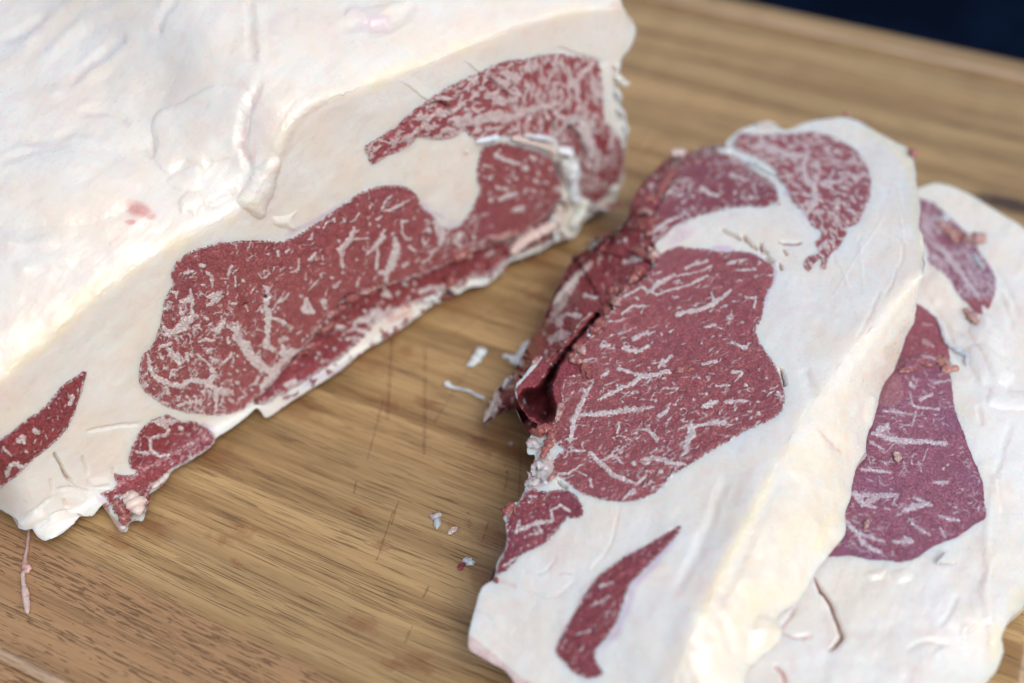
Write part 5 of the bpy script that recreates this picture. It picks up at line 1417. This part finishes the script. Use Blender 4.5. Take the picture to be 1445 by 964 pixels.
def build_steak2():
    keys = ['e2', 'c2']
    loops = [S[k] for k in keys]
    out = jitter(s2_out, 1.0, .2, 166)
    px, tri, reg = domain(out, loops, 5.0, 2)
    x, y = px[:, 0], px[:, 1]
    fl = Field(px); n = len(px)
    z = steak2_z(px)
    P = at_z(px, z); N0 = vnormals(P, tri)
    ismeat = inside(px, S['e2']) | inside(px, S['c2'])
    h = np.zeros(n); marb = np.full(n, -6.0); pink = np.zeros(n); yel = np.zeros(n); lil = np.zeros(n); brown = np.zeros(n)
    big, med, fine = face_tex(px + 300)
    h += np.where(ismeat, .00028 * med + .00018 * fine, .0009 * big + .00018 * med + .00003 * fine)
    fl.lobe(h, tr('S4', '770,700 800,690 830,740 870,800 880,880 910,960 940,1010 900,1060 820,1040 790,960 760,900 700,760 740,740'), .0016, 4, 2, 31)
    fl.lobe(h, tr('S5', '690,-30 760,-40 830,10 905,90 870,160 940,165 1000,170 1000,250 880,255 775,225 785,150 745,130 700,30'), .0018, 4, 2, 32)
    fl.lobe(h, tr('S4', '470,560 540,470 600,510 640,570 660,660 600,650 520,640'), .0012, 4, 1.5, 33)
    fl.lobe(h, tr('H', '765,505 800,490 860,480 850,520 800,530'), .0014, 3, 1, 34); fl.lobe(h, tr('H', '880,500 960,480 980,520 900,540'), .0010, 3, 1, 35)
    for ln in trs('S4: 590,700 610,800 640,900 690,960; 820,430 900,560 960,700; 850,560 930,760; 520,640 600,760 690,800 | S5: 900,280 860,420 830,560 860,700 870,780; 740,230 760,330 | S6: 520,340 500,400 450,500 380,590; 640,560 560,640; 700,560 740,640 730,720; 150,760 280,680 440,690; 330,760 380,720 460,700'):
        fl.crease(h, spline(ln, 4), 7, .0005)
    for ln in trs('S6: 800,0 740,180 690,320 720,480 720,640; 560,560 550,680; 340,760 440,710 | S5: 820,540 850,720 | H: 1330,80 1290,360 1300,640'):
        fl.crease(h, spline(ln, 4), 10, -.0006)
    l = spline(tr('H', '556,505 580,560 612,600 645,660 665,720 678,760 660,795 615,832'), 3); fl.crease(h, l, 6, .0016); fl.stroke(brown, l, 3.4, 1.0)
    l = spline(tr('H', '390,880 420,915 435,950 440,990'), 3); fl.crease(h, l, 6, .001); fl.stroke(pink, l, 4, .9)
    l = spline(tr('H', '490,620 450,690 420,740 480,770 560,760'), 3); fl.crease(h, l, 5, .0008); fl.stroke(pink, l, 4, .5)
    i, dd, _, _ = fl.line(np.concatenate([out, out[:1]]), 40); yel[i] = np.maximum(yel[i], .5 * smooth(26, 0, dd) * (x[i] > 1290))
    fl.spot(yel, 1410, 910, 20, 50, .8); fl.spot(yel, 1440, 850, 30, 40, .7); fl.spot(lil, 1300, 880, 120, 60, .25); fl.spot(lil, 1330, 800, 60, 14, .35); fl.spot(pink, 1280, 950, 60, 24, .25); fl.spot(lil, 1390, 420, 50, 120, .25)
    fl.spot(pink, 1310, 370, 20, 8, .2); fl.spot(pink, 1315, 285, 20, 8, .25, R(40))
    edge = np.full(n, 60.0)
    for k in keys:
        fl.edge(edge, S[k])
    pink = np.maximum(pink, np.where(ismeat, 0, .30 * np.exp(-edge / 2.6)))
    for v in V_S2:
        fl.vein(marb, v * np.array([1, 1, .68]))
    flecks(fl, marb, S['e2'], 320, (5, 15), (.6, 1.6), R(8), .45, 21, .3)
    flecks(fl, marb, S['c2'], 450, (4, 18), (.7, 2.4), R(48), .35, 22, .3)
    up = ismeat & (y < 520) & (x > 1240) & (y > 420)
    pink[up] = np.maximum(pink[up], .55 * smooth(520, 500, y[up]))
    lp = spline(tr('S5', '330,100 380,90 400,150 390,220 340,240 290,215'), 4, True); i = np.where(inside(px, lp))[0]; pink[i] = .5; marb[i] = np.maximum(marb[i], -.4)
    l = spline(tr('S5', '380,75 450,70 470,40 530,50 560,20'), 3); fl.step(h, l, 30, .0014, 1.0)
    h += .00016 * smooth(-.5, 1.2, marb) * ismeat
    P = P + N0 * h[:, None]; N = vnormals(P, tri)
    root = empty('beef_steak', (float(P[:, 0].mean()), float(P[:, 1].mean()), 0.0),
                 'partly hidden purplish ribeye steak lying under the whole one at the right edge', 'steak', 'ribeye steaks cut from the roast')
    split_parts(px, tri, reg, P, N, {'marb': marb, 'pink': pink, 'yel': yel, 'lilac': lil, 'brown': brown},
                {0: ('fat_layer', M_FAT_COOL, None), 1: ('eye_muscle', M_MEAT_PUR, None), 2: ('cap_muscle', M_MEAT_PUR, None)}, root)
    cm = P.mean(0)
    def drop(A):
        B = A.copy(); v = A - cm; v[:, 2] = 0; B -= v * .05; B[:, 2] = .001
        return B
    skirt('fat_rind', boundary_loop(tri), P, drop, M_FAT_SIDE, root, {'marb': 3., 'pink': .1, 'yel': .5, 'lilac': 0, 'brown': 0}, 5)
    zz = lambda a: steak2_z(a) + .0004
    def piece(name, crop, txt, mat, thick=.5, m=-3., seed=0, rough=.3, lift=.0002):
        lump(name, tr(crop, txt), mat, zz, thick * .4, lift * .3, root, m, rough + .15, seed)
    piece('membrane', 'S4', '540,700,8 565,760,10 590,830,12 640,865,14 690,900,14 695,950,10', M_GRISTLE, .4, 4, 110)
    piece('torn_flap', 'S5', '560,5,22 585,40,26 600,20,18', M_SHRED_PALE, .4, -1, 111)
    piece('torn_flap', 'S5', '575,75,14 615,66,18 655,60,10', M_SHRED_PALE, .4, -1, 112)
    piece('torn_shred', 'S5', '375,75,10 420,72,12 465,55,10', M_SHRED, .4, -.6, 113)
    piece('torn_shred', 'S5', '470,35,10 520,45,12 555,10,12', M_SHRED, .4, -.6, 114)
    for k, t in enumerate(('540,220,16 600,270,20 650,330,14', '620,250,12 660,290,16 690,330,12', '560,200,16 600,215,16', '720,380,10 760,440,12 785,470,8')):
        piece('torn_shred' if k < 2 else 'fat_crumb', 'S4', t, (M_SHRED_PALE, M_SHRED, M_FAT_COOL, M_FAT_COOL)[k], .4, (-.3, -.3, 4, 4)[k], 115 + k)
    for nm, c, t, m, lab in (('meat_shred', 'S4', '690,295,18 730,320,30 760,305,24 790,285,8', M_SHRED_PALE, 'pinkish orange shred sticking up from the partly hidden steak, near the top'),
                             ('meat_shred', 'S4', '675,665,10 710,695,22 735,730,18 745,745,8', M_SHRED_PALE, 'coral shred on the fat of the partly hidden steak, below its long marbled streak'),
                             ('meat_crumb', 'S5', '362,440,12 372,465,16 376,492,10', M_SHRED_PALE, 'orange crumb in the middle of the purplish steak eye'),
                             ('meat_crumb', 'S5', '225,795,8 235,770,10 242,750,6', M_SHRED_PALE, 'tan crumb on the lower left of the purplish steak eye')):
        o = lump(nm, tr(c, t), m, zz, .3, .0001, None, 0, .55, len(lab)); tag(o, lab, 'meat scrap')
    q = tr('S6', '440,72 365,152 500,158'); b = at_z(q, steak2_z(q) + .0006)
    tp = b.copy(); tp[:, 2] += .0016; cc = b.mean(0); tp = tp + (cc - tp) * np.array([.12, .12, 0])
    base = cc.copy(); V = np.concatenate([b, tp]) - base
    o = make_mesh('fat_chip', V, np.array([(3, 5, 4), (0, 1, 4), (0, 4, 3), (1, 2, 5), (1, 5, 4), (2, 0, 3), (2, 3, 5), (0, 2, 1)]), {k: np.zeros(6) for k in ('pink', 'yel', 'lilac', 'brown', 'marb')}, M_FAT, None)
    for p in o.data.polygons:
        p.use_smooth = False
    o.location = base
    tag(o, 'small white triangular chip of fat below the purplish steak eye', 'fat scrap')

M_MEAT_WET2 = meat_material('deep_red_meat', (0.235, 0.030, 0.042), (0.375, 0.078, 0.088), (0.27, 0.056, 0.098), .33)
build_steak2()
build_steak1()

# ================================================================== SCRAPS ON THE BOARD
def board_bit(name, pts, mat, thick, label, catg='fat scrap', group=None, marb=4., seed=0, rough=.3, crop='N', lift=.0002):
    o = lump(name, tr(crop, pts), mat, 0.0003, thick, lift, None, marb, rough, seed, wob=.2 if 'strand' in name else .7)
    tag(o, label, catg, group)
board_bit('fat_scrap', '610,130,5 640,120,18 665,95,26 685,60,24 690,35,18', M_FAT_COOL, .45, 'white crescent scrap of fat lying on the bare wood between roast and steak', crop='B1', seed=1)
board_bit('fat_scrap', '785,80,8 820,85,14 855,105,26 885,80,26 905,40,24 920,5,16', M_FAT_COOL, .5, 'white fat scrap touching the ragged left edge of the whole steak', crop='B1', seed=2)
board_bit('sinew_strand', '500,212,8 515,218,16 540,232,9 580,240,7 630,252,8 670,275,9 705,290,12', M_FAT_COOL, .7, 'thin white sinew strand trailing from the left tip of the whole steak', 'sinew', crop='B1', seed=3)
board_bit('sinew_strand', '162,866,7 158,900,6 150,950,7', M_FAT_PINK, .8, 'pink upper end', 'sinew', crop='R8', seed=4) if False else None
board_bit('sinew_strand', '127,300,4 122,350,5 116,400,6 108,450,7 112,480,15 122,488,13 102,500,9 100,540,7 108,580,12 114,630,12 120,675,7', M_SINEW, .8, 'long pink strand hanging from the lower left corner of the roast onto the wood', 'sinew', crop='G', seed=4)
board_bit('fat_scrap', '436,850,9 455,860,13 480,852,15 497,852,9', M_FAT_PINK, .3, 'ragged pale scrap lying on the wood left of the lower steak corner', crop='B1', seed=5, rough=.5)
board_bit('fat_scrap', '470,860,12 472,890,16 470,920,13', M_FAT_COOL, .25, 'pale flake stuck under the ragged scrap on the open wood', crop='B1', seed=6, rough=.4)
board_bit('meat_crumb', '520,945,7 545,930,14 570,910,10', M_SHRED_PALE, .35, 'flat orange crumb lying just right of the ragged pale scrap', 'meat scrap', crop='B1', seed=7)
board_bit('meat_crumb', '500,490,8 512,475,11 525,455,9', M_MEAT_WET, .4, 'dark red crumb against a grey flake on the wood, lowest of the crumbs', 'meat scrap', crop='I', seed=8, marb=-2)
board_bit('fat_scrap', '515,455,8 530,448,13 555,458,15 572,455,8', M_FAT_COOL, .3, 'translucent grey flake on the wood next to the lowest dark crumb', crop='I', seed=9)
board_bit('meat_crumb', '815,505,6 832,503,11 848,500,7', M_SHRED, .4, 'red crumb on the wood just left of the pale torn edge of the whole steak', 'meat scrap', crop='B1', seed=10)
for k, (t, lab) in enumerate((('795,612,5 805,612,6', 'upper of two tiny red drops beside the torn steak edge'), ('802,640,5 814,640,7', 'lower of two tiny red drops beside the torn steak edge'), ('616,838,6 630,842,8', 'small orange drop above the flat orange crumb'),
                         ('190,398,4 197,390,4', 'tiny red drop in the long knife score near the roast'), ('66,738,4 72,732,4', 'tiny red drop at the foot of the short knife score'))):
    board_bit('blood_drop', t, M_SHRED, .3, lab, 'drop', 'red drops on the wood', -1, 20 + k, .2, 'B1', 0)
